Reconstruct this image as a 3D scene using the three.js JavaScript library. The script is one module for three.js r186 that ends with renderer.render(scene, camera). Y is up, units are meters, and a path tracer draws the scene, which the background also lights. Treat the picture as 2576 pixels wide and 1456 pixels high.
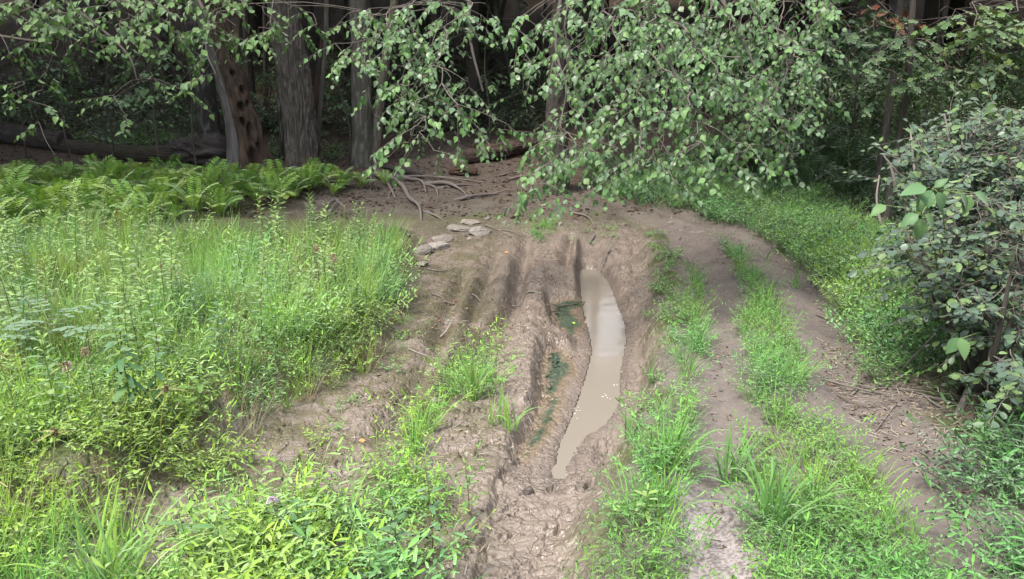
import * as THREE from 'three';
import { mergeGeometries } from 'three/addons/utils/BufferGeometryUtils.js';
import { createNoise2D, createNoise3D, createNoise4D } from 'simplex-noise';

// ---------------------------------------------------------------- camera, sky, sun, exposure
const scene = new THREE.Scene();
const PITCH = THREE.MathUtils.degToRad(15), EYE = new THREE.Vector3(0, 2, 0);
const camera = new THREE.PerspectiveCamera(42.46, 1024 / 579, 0.1, 400);
camera.position.copy(EYE); camera.rotation.x = -PITCH;
scene.add(camera);
const renderer = new THREE.WebGLRenderer({ antialias: true });
renderer.setSize(1024, 579);
renderer.toneMapping = THREE.LinearToneMapping;
renderer.toneMappingExposure = 4.7;
renderer.shadowMap.enabled = true; renderer.shadowMap.type = THREE.PCFSoftShadowMap;
const SUN_DIR = new THREE.Vector3(-0.42, 0.84, 0.36).normalize();
{ // thin overcast: a bright veil, brightest round the hidden sun and overhead, paler and bluer at the horizon
  const W = 256, H = 128, data = new Float32Array(W * H * 4), v = new THREE.Vector3();
  for (let j = 0; j < H; j++) for (let i = 0; i < W; i++) {
    const lat = ((j + 0.5) / H - 0.5) * Math.PI, lon = ((i + 0.5) / W - 0.5) * 2 * Math.PI;
    v.set(Math.cos(lat) * Math.cos(lon), Math.sin(lat), Math.cos(lat) * Math.sin(lon));
    const up = Math.max(0, v.y), glow = Math.pow(Math.max(0, v.dot(SUN_DIR)), 6);
    const L = (0.26 + 0.56 * up) + 0.4 * glow;
    const k = (j * W + i) * 4;
    data[k] = L * 0.97; data[k + 1] = L * 1.0; data[k + 2] = L * 1.06; data[k + 3] = 1;
  }
  const sky = new THREE.DataTexture(data, W, H, THREE.RGBAFormat, THREE.FloatType);
  sky.mapping = THREE.EquirectangularReflectionMapping; sky.magFilter = THREE.LinearFilter; sky.needsUpdate = true;
  scene.background = sky; scene.environment = sky;
}
const sun = new THREE.DirectionalLight(0xfff4e2, 1.5);
sun.position.copy(SUN_DIR).multiplyScalar(60); sun.castShadow = true; sun.shadow.radius = 20;
Object.assign(sun.shadow.camera, { left: -40, right: 40, top: 50, bottom: -50, near: 1, far: 150 });
sun.shadow.mapSize.set(4096, 4096);
scene.add(sun); scene.add(sun.target);

// ---------------------------------------------------------------- helpers
function rngOf(seed) { let a = seed >>> 0; return () => { a = (a + 0x6D2B79F5) | 0; let t = Math.imul(a ^ (a >>> 15), 1 | a); t = (t + Math.imul(t ^ (t >>> 7), 61 | t)) ^ t; return ((t ^ (t >>> 14)) >>> 0) / 4294967296; }; }
const N2 = createNoise2D(rngOf(11)), N2b = createNoise2D(rngOf(12)), N3 = createNoise3D(rngOf(13));
const clamp = (x, a = 0, b = 1) => Math.min(b, Math.max(a, x)), lerp = (a, b, t) => a + (b - a) * t;
const sstep = (a, b, x) => { const t = clamp((x - a) / (b - a)); return t * t * (3 - 2 * t); };
const V = (x, y, z) => new THREE.Vector3(x, y, z);
const UPV = V(0, 1, 0);
function fbm(x, y, o = 4) { let s = 0, a = 0.5, f = 1; for (let i = 0; i < o; i++) { s += a * N2(x * f + i * 17.3, y * f - i * 9.1); a *= 0.5; f *= 2.03; } return s; }
const hash = (i, j, k = 0) => { let h = Math.imul(i | 0, 374761393) ^ Math.imul(j | 0, 668265263) ^ Math.imul(k | 0, 974634977); h = Math.imul(h ^ (h >>> 13), 1274126177); return ((h ^ (h >>> 16)) >>> 0) / 4294967296; };
const cellOut = { f1: 0, f2: 0, i: 0, j: 0, dx: 0, dy: 0 };
function cells(x, y) { // nearest and second nearest feature point
  const xi = Math.floor(x), yi = Math.floor(y); let f1 = 9, f2 = 9;
  for (let j = yi - 1; j <= yi + 1; j++) for (let i = xi - 1; i <= xi + 1; i++) {
    const dx = i + 0.1 + 0.8 * hash(i, j, 1) - x, dy = j + 0.1 + 0.8 * hash(i, j, 2) - y, d = dx * dx + dy * dy;
    if (d < f1) { f2 = f1; f1 = d; cellOut.i = i; cellOut.j = j; cellOut.dx = dx; cellOut.dy = dy; } else if (d < f2) f2 = d;
  }
  cellOut.f1 = Math.sqrt(f1); cellOut.f2 = Math.sqrt(f2); return cellOut;
}
// names and descriptions
const used = new Map();
function numbered(name) { const k = used.get(name) ?? 0; used.set(name, k + 1); return k ? name + '_' + String(k).padStart(3, '0') : name; }
function tag(o, name, label, category, group, kind) {
  o.name = numbered(name); scene.add(o);
  o.userData.label = label; o.userData.category = category;
  if (group) o.userData.group = group;
  if (kind) o.userData.kind = kind;
  return o;
}
function mesh(name, geo, mat, parent) { const m = new THREE.Mesh(geo, mat); m.name = name; m.castShadow = m.receiveShadow = true; if (parent) parent.add(m); return m; }
function inst(name, geo, mat, mats, cols, parent) { // copies nobody could count
  const m = new THREE.InstancedMesh(geo, mat, mats.length); m.name = name;
  mats.forEach((x, i) => m.setMatrixAt(i, x)); if (cols) cols.forEach((c, i) => m.setColorAt(i, c));
  m.castShadow = m.receiveShadow = true; m.userData.kind = 'stuff'; if (parent) parent.add(m); return m;
}
// photograph to place: a ray through a point of the 2576 x 1456 view
const FOC = 1874, cp = Math.cos(-PITCH), sp = Math.sin(-PITCH);
function ray(px, py) { const x = (px - 1288) / FOC, y = -(py - 728) / FOC; return V(x, y * cp + sp, y * sp - cp); }
const at = (px, py, depth) => ray(px, py).multiplyScalar(depth).add(EYE);
function proj(p) { const x = p.x - EYE.x, y = p.y - EYE.y, z = p.z - EYE.z, yc = y * cp + z * sp, zc = -y * sp + z * cp; return [1288 - FOC * x / zc, 728 + FOC * yc / zc, -zc]; }
const softplus = (x, s) => x > 6 * s ? x : s * Math.log(1 + Math.exp(x / s));
// the lie of the land: level by the puddle, rising to the trees, a hill behind
function base(x, d) { return 0.135 * softplus(d - 8.3, 0.45) + 0.2 * softplus(d - 18.5, 1.5) - 0.1 * softplus(d - 60, 5) + 0.05 * N2(x * 0.13 + 3, d * 0.13) * sstep(9, 16, d); }
function gp(px, py, h = 0) { // the ground point seen at a place of the photograph
  const r = ray(px, py), l = Math.hypot(r.x, r.z); let a = 0.5, b = 0; 
  for (let t = 1.0; t < 90; t *= 1.02) { const y = EYE.y + r.y * t; if (y <= base(r.x * t, -r.z * t) + h) { b = t; break; } a = t; }
  if (!b) return V(r.x * 60, base(r.x * 60, -r.z * 60) + h, r.z * 60);
  for (let i = 0; i < 24; i++) { const m = (a + b) / 2; if (EYE.y + r.y * m <= base(r.x * m, -r.z * m) + h) b = m; else a = m; }
  return V(r.x * b, EYE.y + r.y * b, r.z * b);
}
class Line2 { // a polyline on the ground, given by points of the photograph
  constructor(pts, h = 0) { this.p = pts.map(([x, y]) => { const g = gp(x, y, h); return [g.x, -g.z]; });
    const xs = this.p.map(q => q[0]), ys = this.p.map(q => q[1]); this.x0 = Math.min(...xs); this.x1 = Math.max(...xs); this.y0 = Math.min(...ys); this.y1 = Math.max(...ys); }
  near(x, y, margin = 9) { // distance, how far along (0..1), signed side
    if (x < this.x0 - margin || x > this.x1 + margin || y < this.y0 - margin || y > this.y1 + margin) return { d: 99, t: 0, s: 1 };
    let best = 1e9, bt = 0, bs = 1; const p = this.p, n = p.length - 1;
    for (let i = 0; i < n; i++) {
      const ax = p[i][0], ay = p[i][1], bx = p[i + 1][0] - ax, by = p[i + 1][1] - ay, t = clamp(((x - ax) * bx + (y - ay) * by) / (bx * bx + by * by));
      const dx = x - ax - bx * t, dy = y - ay - by * t, d = dx * dx + dy * dy;
      if (d < best) { best = d; bt = (i + t) / n; bs = bx * dy - by * dx > 0 ? 1 : -1; }
    }
    return { d: Math.sqrt(best), t: bt, s: bs };
  }
  inside(x, y) { const p = this.p; if (x < this.x0 || x > this.x1 || y < this.y0 || y > this.y1) return false; let c = false;
    for (let i = 0, j = p.length - 1; i < p.length; j = i++) if ((p[i][1] > y) !== (p[j][1] > y) && x < (p[j][0] - p[i][0]) * (y - p[i][1]) / (p[j][1] - p[i][1]) + p[i][0]) c = !c;
    return c; }
  sdf(x, y, margin = 9) { // positive inside
    if (x < this.x0 - margin || x > this.x1 + margin || y < this.y0 - margin || y > this.y1 + margin) return -margin;
    const c = [...this.p, this.p[0]]; let best = 1e9;
    for (let i = 0; i < c.length - 1; i++) { const ax = c[i][0], ay = c[i][1], bx = c[i + 1][0] - ax, by = c[i + 1][1] - ay, t = clamp(((x - ax) * bx + (y - ay) * by) / (bx * bx + by * by || 1)); const dx = x - ax - bx * t, dy = y - ay - by * t; best = Math.min(best, dx * dx + dy * dy); }
    return Math.sqrt(best) * (this.inside(x, y) ? 1 : -1); }
  sample(rng) { for (let k = 0; k < 400; k++) { const x = lerp(this.x0, this.x1, rng()), y = lerp(this.y0, this.y1, rng()); if (this.inside(x, y)) return [x, y]; } return this.p[0]; }
  area() { let a = 0; const p = this.p; for (let i = 0, j = p.length - 1; i < p.length; j = i++) a += p[j][0] * p[i][1] - p[i][0] * p[j][1]; return Math.abs(a) / 2; }
}
// mesh collecting
class MB {
  constructor() { this.v = []; this.f = []; this.c = []; this.u = []; }
  vert(x, y, z, r = 1, g = 1, b = 1, u = 0, w = 0) { this.v.push(x, y, z); this.c.push(r, g, b); this.u.push(u, w); return this.v.length / 3 - 1; }
  tri(a, b, c) { this.f.push(a, b, c); }
  quad(a, b, c, d) { this.f.push(a, b, c, a, c, d); }
  tube(pts, radii, seg = 6, col = [1, 1, 1], closeEnd = true, wob = null) { // a tapered limb along points
    const n = pts.length, P = pts; let prevN = null; const rings = []; let len = 0;
    for (let i = 0; i < n; i++) {
      const t = P[Math.min(n - 1, i + 1)].clone().sub(P[Math.max(0, i - 1)]).normalize();
      if (i) len += P[i].distanceTo(P[i - 1]);
      let nn = prevN ? prevN.clone().addScaledVector(t, -prevN.dot(t)) : (Math.abs(t.y) < 0.9 ? UPV.clone().cross(t) : V(1, 0, 0).cross(t)); nn.normalize(); prevN = nn;
      const bb = t.clone().cross(nn), r = radii[i], ring = [];
      for (let k = 0; k <= seg; k++) { const a = k / seg * Math.PI * 2, rr = wob ? wob(i / (n - 1), a % (Math.PI * 2), r, len) : r, c = Math.cos(a) * rr, s = Math.sin(a) * rr;
        const cc = typeof col === 'function' ? col(i / (n - 1), a, len) : col;
        ring.push(this.vert(P[i].x + nn.x * c + bb.x * s, P[i].y + nn.y * c + bb.y * s, P[i].z + nn.z * c + bb.z * s, cc[0], cc[1], cc[2], k / seg * Math.max(1, Math.round(2 * Math.PI * radii[0] / 0.35)) * 0.35, len)); }
      rings.push(ring);
    }
    for (let i = 0; i + 1 < n; i++) for (let k = 0; k < seg; k++) this.quad(rings[i][k], rings[i][k + 1], rings[i + 1][k + 1], rings[i + 1][k]);
    if (closeEnd) for (const [e, rev] of [[0, true], [n - 1, false]]) { const c = this.vert(P[e].x, P[e].y, P[e].z, ...(typeof col === 'function' ? col(e / (n - 1), 0, len) : col));
      for (let k = 0; k < seg; k++) rev ? this.tri(c, rings[e][k + 1], rings[e][k]) : this.tri(c, rings[e][k], rings[e][k + 1]); }
    return this;
  }
  geo() { const g = new THREE.BufferGeometry(); g.setAttribute('position', new THREE.Float32BufferAttribute(this.v, 3)); g.setAttribute('color', new THREE.Float32BufferAttribute(this.c, 3)); g.setAttribute('uv', new THREE.Float32BufferAttribute(this.u, 2)); g.setIndex(this.f); g.computeVertexNormals(); return g; }
}
function spline(pts, n) { return new THREE.CatmullRomCurve3(pts, false, 'centripetal').getPoints(n); }
const _m = new THREE.Matrix4(), _x = V(0, 0, 0), _z = V(0, 0, 0);
function basis(pos, axis, normal, s, sx = s) { // leaf frame: +Y along the blade, +Z out of its face
  _x.crossVectors(axis, normal); if (_x.lengthSq() < 1e-6) _x.set(1, 0, 0); _x.normalize(); _z.crossVectors(_x, axis).normalize();
  return new THREE.Matrix4().makeBasis(_x.clone().multiplyScalar(sx), axis.clone().multiplyScalar(s), _z.clone().multiplyScalar(s)).setPosition(pos);
}
const rand3 = (r, s = 1) => V((r() - 0.5) * 2 * s, (r() - 0.5) * 2 * s, (r() - 0.5) * 2 * s);
// a leaf of unit length along +Y: width profile, folded along the midrib, bent down towards the tip
function leafInto(mb, M, { w = 0.5, rows = 4, fold = 0.25, bend = 0.3, widest = 0.4, tip = 1.2, wave = 0, col = [1, 1, 1], rib = 1.12, serr = 0, pleat = 0, veins = 0 } = {}) {
  const p = V(0, 0, 0), pt = (x, y, z, k) => { p.set(x, y, z).applyMatrix4(M); return mb.vert(p.x, p.y, p.z, col[0] * k, col[1] * k, col[2] * k); };
  const prof = t => { const a = t < widest ? Math.sin(t / widest * Math.PI / 2) : Math.pow(Math.cos((t - widest) / (1 - widest) * Math.PI / 2), tip); return a * w / 2; };
  const cy = t => bend ? Math.sin(t * bend) / bend : t, cz = t => bend ? -(1 - Math.cos(t * bend)) / bend : 0;
  let prev = [pt(0, 0, 0, rib)];
  for (let i = 1; i <= rows; i++) { const t = i / rows;
    if (i === rows) { const e = pt(0, cy(1), cz(1), 1); mb.tri(prev[0], e, prev[1]); mb.tri(prev[1], e, prev[2]); break; }
    const h = prof(t) * (1 + serr * (i % 2 ? 1 : -1)), zz = h * fold + wave * Math.sin(t * 9) * h + pleat * (i % 2 ? h : -h), vk = 1 + (i % 2 ? veins : -veins), row = [pt(-h, cy(t), cz(t) + zz, vk), pt(0, cy(t), cz(t), rib), pt(h, cy(t), cz(t) + zz - wave * h, vk)];
    if (i === 1) { mb.tri(prev[0], row[1], row[0]); mb.tri(prev[0], row[2], row[1]); } else { mb.quad(prev[0], prev[1], row[1], row[0]); mb.quad(prev[1], prev[2], row[2], row[1]); }
    prev = row; }
}
const ID4 = new THREE.Matrix4();
function leafGeo(o) { const mb = new MB(); leafInto(mb, ID4, o); return mb.geo(); }
function bladeInto(mb, p0, dir, len, w, droop, seg = 5, col = [1, 1, 1]) { // an arching grass blade
  const side = V(-dir.z, 0, dir.x); if (side.lengthSq() < 1e-5) side.set(1, 0, 0); side.normalize();
  let p = p0.clone(), d = dir.clone().normalize(), prev = null;
  for (let i = 0; i <= seg; i++) { const t = i / seg, h = w / 2 * (t < 0.3 ? 0.7 + t : Math.pow(1 - t, 0.65) * 1.28), n = d.clone().cross(side).normalize();
    const row = i === seg ? [mb.vert(p.x, p.y, p.z, ...col)] : [mb.vert(p.x - side.x * h + n.x * h * 0.5, p.y - side.y * h + n.y * h * 0.5, p.z - side.z * h + n.z * h * 0.5, ...col), mb.vert(p.x, p.y, p.z, ...col), mb.vert(p.x + side.x * h + n.x * h * 0.5, p.y + side.y * h + n.y * h * 0.5, p.z + side.z * h + n.z * h * 0.5, ...col)];
    if (prev) { if (row.length === 1) { mb.tri(prev[0], prev[1], row[0]); mb.tri(prev[1], prev[2], row[0]); } else { mb.quad(prev[0], prev[1], row[1], row[0]); mb.quad(prev[1], prev[2], row[2], row[1]); } }
    prev = row; p = p.clone().addScaledVector(d, len / seg); d.y -= droop / seg * (0.5 + t); d.normalize(); }
}
// textures: grain only
function grainTex(size, fn, srgb = false) { const data = new Uint8Array(size * size * 4); for (let j = 0; j < size; j++) for (let i = 0; i < size; i++) { const c = fn(i / size, j / size), k = (j * size + i) * 4; for (let q = 0; q < 3; q++) data[k + q] = clamp(Array.isArray(c) ? c[q] : c) * 255; data[k + 3] = 255; }
  const t = new THREE.DataTexture(data, size, size); t.wrapS = t.wrapT = THREE.RepeatWrapping; t.magFilter = THREE.LinearFilter; t.minFilter = THREE.LinearMipmapLinearFilter; t.generateMipmaps = true; if (srgb) t.colorSpace = THREE.SRGBColorSpace; t.needsUpdate = true; return t; }
const N4 = createNoise4D(rngOf(14));
const tileN = (u, v, f, k = 0) => { const a = u * Math.PI * 2, b = v * Math.PI * 2, R = f / (2 * Math.PI); return N4(Math.cos(a) * R + k * 9.7, Math.sin(a) * R, Math.cos(b) * R - k * 3.3, Math.sin(b) * R); };

// ---------------------------------------------------------------- the ground
const WATER = -0.10;
const smooth2 = (pts, h) => new Line2(new THREE.CatmullRomCurve3(pts.map(([x, y]) => V(x, y, 0)), true, 'centripetal').getPoints(pts.length * 3).slice(0, -1).map(p => [p.x, p.y]), h);
const MEADOW = new Line2([[1040, 590], [1035, 640], [1005, 700], [985, 780], [955, 850], [895, 890], [845, 935], [740, 985], [650, 1030], [560, 1075], [470, 1135], [380, 1200], [250, 1270], [0, 1330], [-700, 1420], [-2500, 1000], [-2500, 560], [0, 515], [400, 540], [700, 560], [900, 565]]);
const RBANK = new Line2([[1640, 560], [1640, 640], [1662, 720], [1655, 800], [1650, 880], [1640, 950], [1600, 1040], [1560, 1130], [1520, 1230], [1480, 1340], [1440, 1456], [1380, 1700], [5200, 1700], [5200, 480], [1700, 480]], 0.15);
const PUD = smooth2([[1452, 665], [1490, 660], [1522, 690], [1538, 730], [1552, 770], [1568, 812], [1572, 860], [1564, 910], [1556, 960], [1558, 1005], [1530, 1056], [1500, 1084], [1468, 1100], [1445, 1132], [1432, 1165], [1420, 1182], [1428, 1200], [1418, 1218], [1398, 1222], [1384, 1208], [1394, 1186], [1400, 1165], [1408, 1125], [1428, 1078], [1446, 1035], [1462, 990], [1476, 945], [1484, 915], [1490, 880], [1484, 840], [1474, 800], [1466, 760], [1460, 720], [1452, 690]], WATER);
const POOL = smooth2([[1376, 1242], [1394, 1236], [1408, 1240], [1402, 1250], [1382, 1252]], WATER + 0.03);
const POOL2 = smooth2([[1474, 1228], [1492, 1226], [1500, 1240], [1486, 1248], [1472, 1242]], WATER + 0.04);
const ALGAE = new Line2([[1383, 890], [1405, 885], [1425, 915], [1440, 935], [1410, 960], [1402, 1000], [1400, 1040], [1375, 1090], [1335, 1140], [1320, 1160], [1330, 1125], [1362, 1070], [1378, 1010], [1375, 950]], WATER);
const ALGAE2 = new Line2([[1390, 762], [1470, 758], [1460, 775], [1430, 782], [1462, 812], [1440, 850], [1408, 822], [1400, 790]], WATER);
const RUTS = [[new Line2([[1178, 660], [1160, 712], [1130, 775], [1112, 835], [1088, 895], [1045, 975], [985, 1060], [920, 1130]]), 0.1, 0.08], [new Line2([[1256, 630], [1243, 659], [1222, 710], [1195, 770], [1170, 840]]), 0.072, 0.075], [new Line2([[1330, 560], [1325, 620], [1308, 700], [1296, 765], [1268, 812], [1215, 865], [1150, 935], [1085, 1030], [1040, 1110]]), 0.125, 0.09], [new Line2([[1440, 585], [1430, 630], [1422, 665]]), 0.10, 0.06]];
const RIDGES = [[new Line2([[1205, 680], [1180, 745], [1150, 830], [1120, 920], [1080, 1010]]), 0.07, 0.09], [new Line2([[1285, 640], [1272, 700], [1250, 780], [1200, 830]]), 0.05, 0.08], [new Line2([[1370, 640], [1352, 740], [1330, 840], [1325, 950], [1340, 1050]]), 0.045, 0.13], [new Line2([[1450, 590], [1447, 640], [1440, 680], [1446, 720]]), 0.06, 0.05]];
const TRENCH = new Line2([[1475, 570], [1485, 620], [1492, 665], [1515, 740], [1530, 820], [1528, 900], [1510, 980], [1475, 1060], [1430, 1130], [1405, 1200], [1370, 1300], [1340, 1400], [1325, 1600]]);
const SEAM = new Line2([[1378, 1040], [1345, 1095], [1295, 1150], [1248, 1215], [1238, 1280], [1220, 1350], [1195, 1456], [1150, 1700]]);
const WHEEL_L = new Line2([[1540, 490], [1640, 560], [1720, 630], [1785, 700], [1812, 800], [1818, 900], [1812, 1000], [1800, 1100], [1795, 1250], [1805, 1456], [1815, 1700]], 0.12);
const WHEEL_R = new Line2([[1600, 490], [1740, 525], [1850, 580], [1960, 660], [2050, 750], [2098, 850], [2135, 950], [2190, 1060], [2260, 1170], [2330, 1270], [2420, 1420], [2540, 1650]], 0.12);
const MUD = new Line2([[1040, 560], [1200, 525], [1340, 520], [1560, 520], [1660, 580], [1700, 680], [1690, 800], [1685, 960], [1620, 1130], [1560, 1300], [1520, 1456], [1500, 1750], [-900, 1750], [-700, 1400], [0, 1320], [380, 1190], [560, 1065], [740, 975], [850, 925], [960, 840], [1000, 700]]);
const PATHP = new Line2([[1200, 525], [940, 520], [720, 520], [760, 470], [900, 440], [1010, 400], [1040, 350], [1150, 345], [1330, 410], [1420, 440], [1600, 480], [1800, 520], [1960, 610], [2090, 720], [2190, 870], [2290, 1010], [2420, 1160], [2560, 1400], [2700, 1750], [1500, 1750], [1520, 1456], [1560, 1300], [1620, 1130], [1685, 960], [1690, 800], [1700, 680], [1660, 580], [1560, 520]], 0.1);
const CHURN = [[new Line2([[1590, 620], [1610, 760], [1615, 860], [1600, 980], [1560, 1070], [1500, 1160]], 0), 0.34, 1], [new Line2([[1400, 1200], [1350, 1300], [1330, 1400], [1310, 1600]]), 0.36, 0.42], [new Line2([[1400, 640], [1395, 760], [1380, 900], [1330, 1050]]), 0.4, 0.7], [new Line2([[1400, 560], [1560, 570], [1630, 620]]), 0.5, 0.6]];
const churnAt = (x, d) => { let c = 0.16; for (const [l, w, k] of CHURN) { const q = l.near(x, d, 1.2).d; if (q < w * 1.8) c = Math.max(c, k * (1 - sstep(w * 0.6, w * 1.7, q))); } return c; };
function surface(x, d, fine = true) { // height of the ground, and what it is made of
  const S = surface.out; let h = base(x, d);
  const far = 1 - sstep(8.2, 11, d);
  S.meadow = S.rbank = S.mud = 0; S.churn = 0; S.pud = -9; S.seam = 0;
  if (d < 0.5 || d > 19) { h += 0.10 * N2(x * 0.5, d * 0.5) + (fine ? 0.03 * fbm(x * 2, d * 2, 3) : 0); S.h = h; return S; }
  const wob = 0.06 * N2(x * 2.2, d * 2.2) + 0.03 * N2b(x * 6, d * 6);
  const ms = MEADOW.sdf(x, d, 1.5) + wob, rs = RBANK.sdf(x, d, 1.5) + wob * 0.7;
  S.meadow = sstep(-0.16, 0.2, ms); S.rbank = sstep(-0.2, 0.12, rs);
  h += 0.24 * S.meadow * far + 0.17 * S.rbank * far;
  const free = (1 - S.meadow) * (1 - S.rbank); S.mud = free;
  h += 0.03 * fbm(x * 1.3 + 5, d * 1.3, 3) + 0.05 * (1 - free) * N2b(x * 0.8, d * 0.8);
  if (d < 13) {
    for (const [l, dep, w] of RUTS) { const q = l.near(x, d, 0.5); if (q.d < 4 * w) { const e = sstep(0, 0.12, q.t) * (1 - sstep(0.85, 1, q.t)), r = q.d / (q.s > 0 ? w * 0.75 : w * 1.25); h -= dep * e * Math.exp(-r * r); } }
    for (const [l, hi, w] of RIDGES) { const q = l.near(x, d, 0.6); if (q.d < 4 * w) h += hi * sstep(0, 0.15, q.t) * (1 - sstep(0.8, 1, q.t)) * Math.exp(-(q.d * q.d) / (w * w)); }
    const tr = TRENCH.near(x, d, 1), hw = lerp(0.13, 0.24, sstep(0.1, 0.4, tr.t));
    if (tr.d < 1) h -= lerp(0.2, 0.02, sstep(0.6, 0.76, tr.t)) * sstep(0, 0.2, tr.t) * (1 - sstep(hw * 0.7, hw * 1.6, tr.d));
    const se = SEAM.near(x, d, 0.6); if (se.d < 0.5) { S.seam = Math.exp(-(se.d * se.d) / 0.0003) * sstep(-0.1, 0.3, N2(d * 5, 3)); h += (se.s > 0 ? -1 : 1) * 0.012 * sstep(0, 0.02, se.d) * (1 - sstep(0.2, 0.5, se.d)) - 0.02 * S.seam; }
    for (const l of [WHEEL_L, WHEEL_R]) { const q = l.near(x, d, 0.8); if (q.d < 0.8) h -= 0.055 * Math.exp(-(q.d * q.d) / 0.03); }
    S.churn = churnAt(x, d) * (0.15 + 0.85 * (S.rbank < 0.9 ? 1 - S.meadow : 0.2));
    const p = PUD.sdf(x, d, 0.7), p2 = POOL.sdf(x, d, 0.5), p3 = POOL2.sdf(x, d, 0.5);
    S.pud = Math.max(p, p2, p3);
    const al = Math.max(ALGAE.sdf(x, d, 0.5), ALGAE2.sdf(x, d, 0.5)); S.algae = al;
    if (al > -0.15) h = lerp(h, WATER - 0.008 + 0.16 * Math.max(0, -al) + 0.012 * N2b(x * 20, d * 20), sstep(-0.14, -0.02, al) * 0.92);
    if (fine) {
      const c = S.churn;
      // broken clods: tilted lumps at two sizes, cracked plates, and the tyre lugs' crescents
      const wx = x + 0.03 * N2(x * 9, d * 9), wd = d + 0.03 * N2b(x * 9, d * 9);
      let q = cells(wx * 8, wd * 12.5), k = hash(q.i, q.j, 5), lump = (k - 0.35) * 0.026 + q.dy * (k - 0.15) * 0.02; let add = c * (lump * sstep(0, 0.34, q.f2 - q.f1) - 0.012 * (1 - sstep(0, 0.1, q.f2 - q.f1)));
      q = cells(wx * 26, wd * 30); k = hash(q.i, q.j, 8); add += ((k - 0.4) * 0.01 + q.dy * 0.006 * (k - 0.3)) * (0.2 + c) * sstep(0.02, 0.3, q.f2 - q.f1);
      add += 0.028 * c * fbm(x * 5, d * 5, 4) + 0.007 * fbm(x * 22, d * 22, 3) * (0.4 + c);
      if (free > 0.2 && d < 7) { q = cells(x * 5.2 + 0.25 * N2(x * 7, d * 7), d * 5.8 + 0.25 * N2b(x * 7, d * 7)); const w = 0.05 + 0.055 * N2(x * 3, d * 3), ck = q.f2 - q.f1; if (ck < w) add -= 0.03 * free * (1 - sstep(0, w, ck)) * (1 - sstep(5, 7, d)); }
      q = cells(wx * 9, wd * 21); if (hash(q.i, q.j, 12) < 0.2 + 0.35 * c) add -= 0.02 * (0.15 + c) * free * (1 - sstep(0.16, 0.34, q.f1)); // lug marks
      const damp = S.pud > -0.05 ? 0.3 : 1; h += add * damp * (al > -0.03 ? 0.45 : 1);
    }
    if (S.pud > -0.28) { const lvl = p2 > p && p2 > p3 ? WATER + 0.03 : p3 > p ? WATER + 0.04 : WATER; const rim = lvl - (S.pud + (fine ? (lvl > WATER ? 0.3 : 1) * (0.014 * N2b(x * 14, d * 14) + 0.012 * N2(x * 5, d * 5) + 0.016 * N2(x * 30, d * 30)) : 0)) * (S.pud > 0 ? 0.5 : 0.3); h = lerp(h, S.pud > 0 ? Math.min(h, rim) : Math.max(rim, lerp(h, rim, 0.3)), sstep(-0.28, -0.01, S.pud)); }
  } else if (fine) h += 0.02 * fbm(x * 4, d * 4, 3);
  S.h = h; return S;
}
surface.out = { h: 0, meadow: 0, rbank: 0, mud: 0, churn: 0, pud: -9, algae: -9, seam: 0 };
const H = (x, z) => surface(x, -z, false).h;
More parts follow.
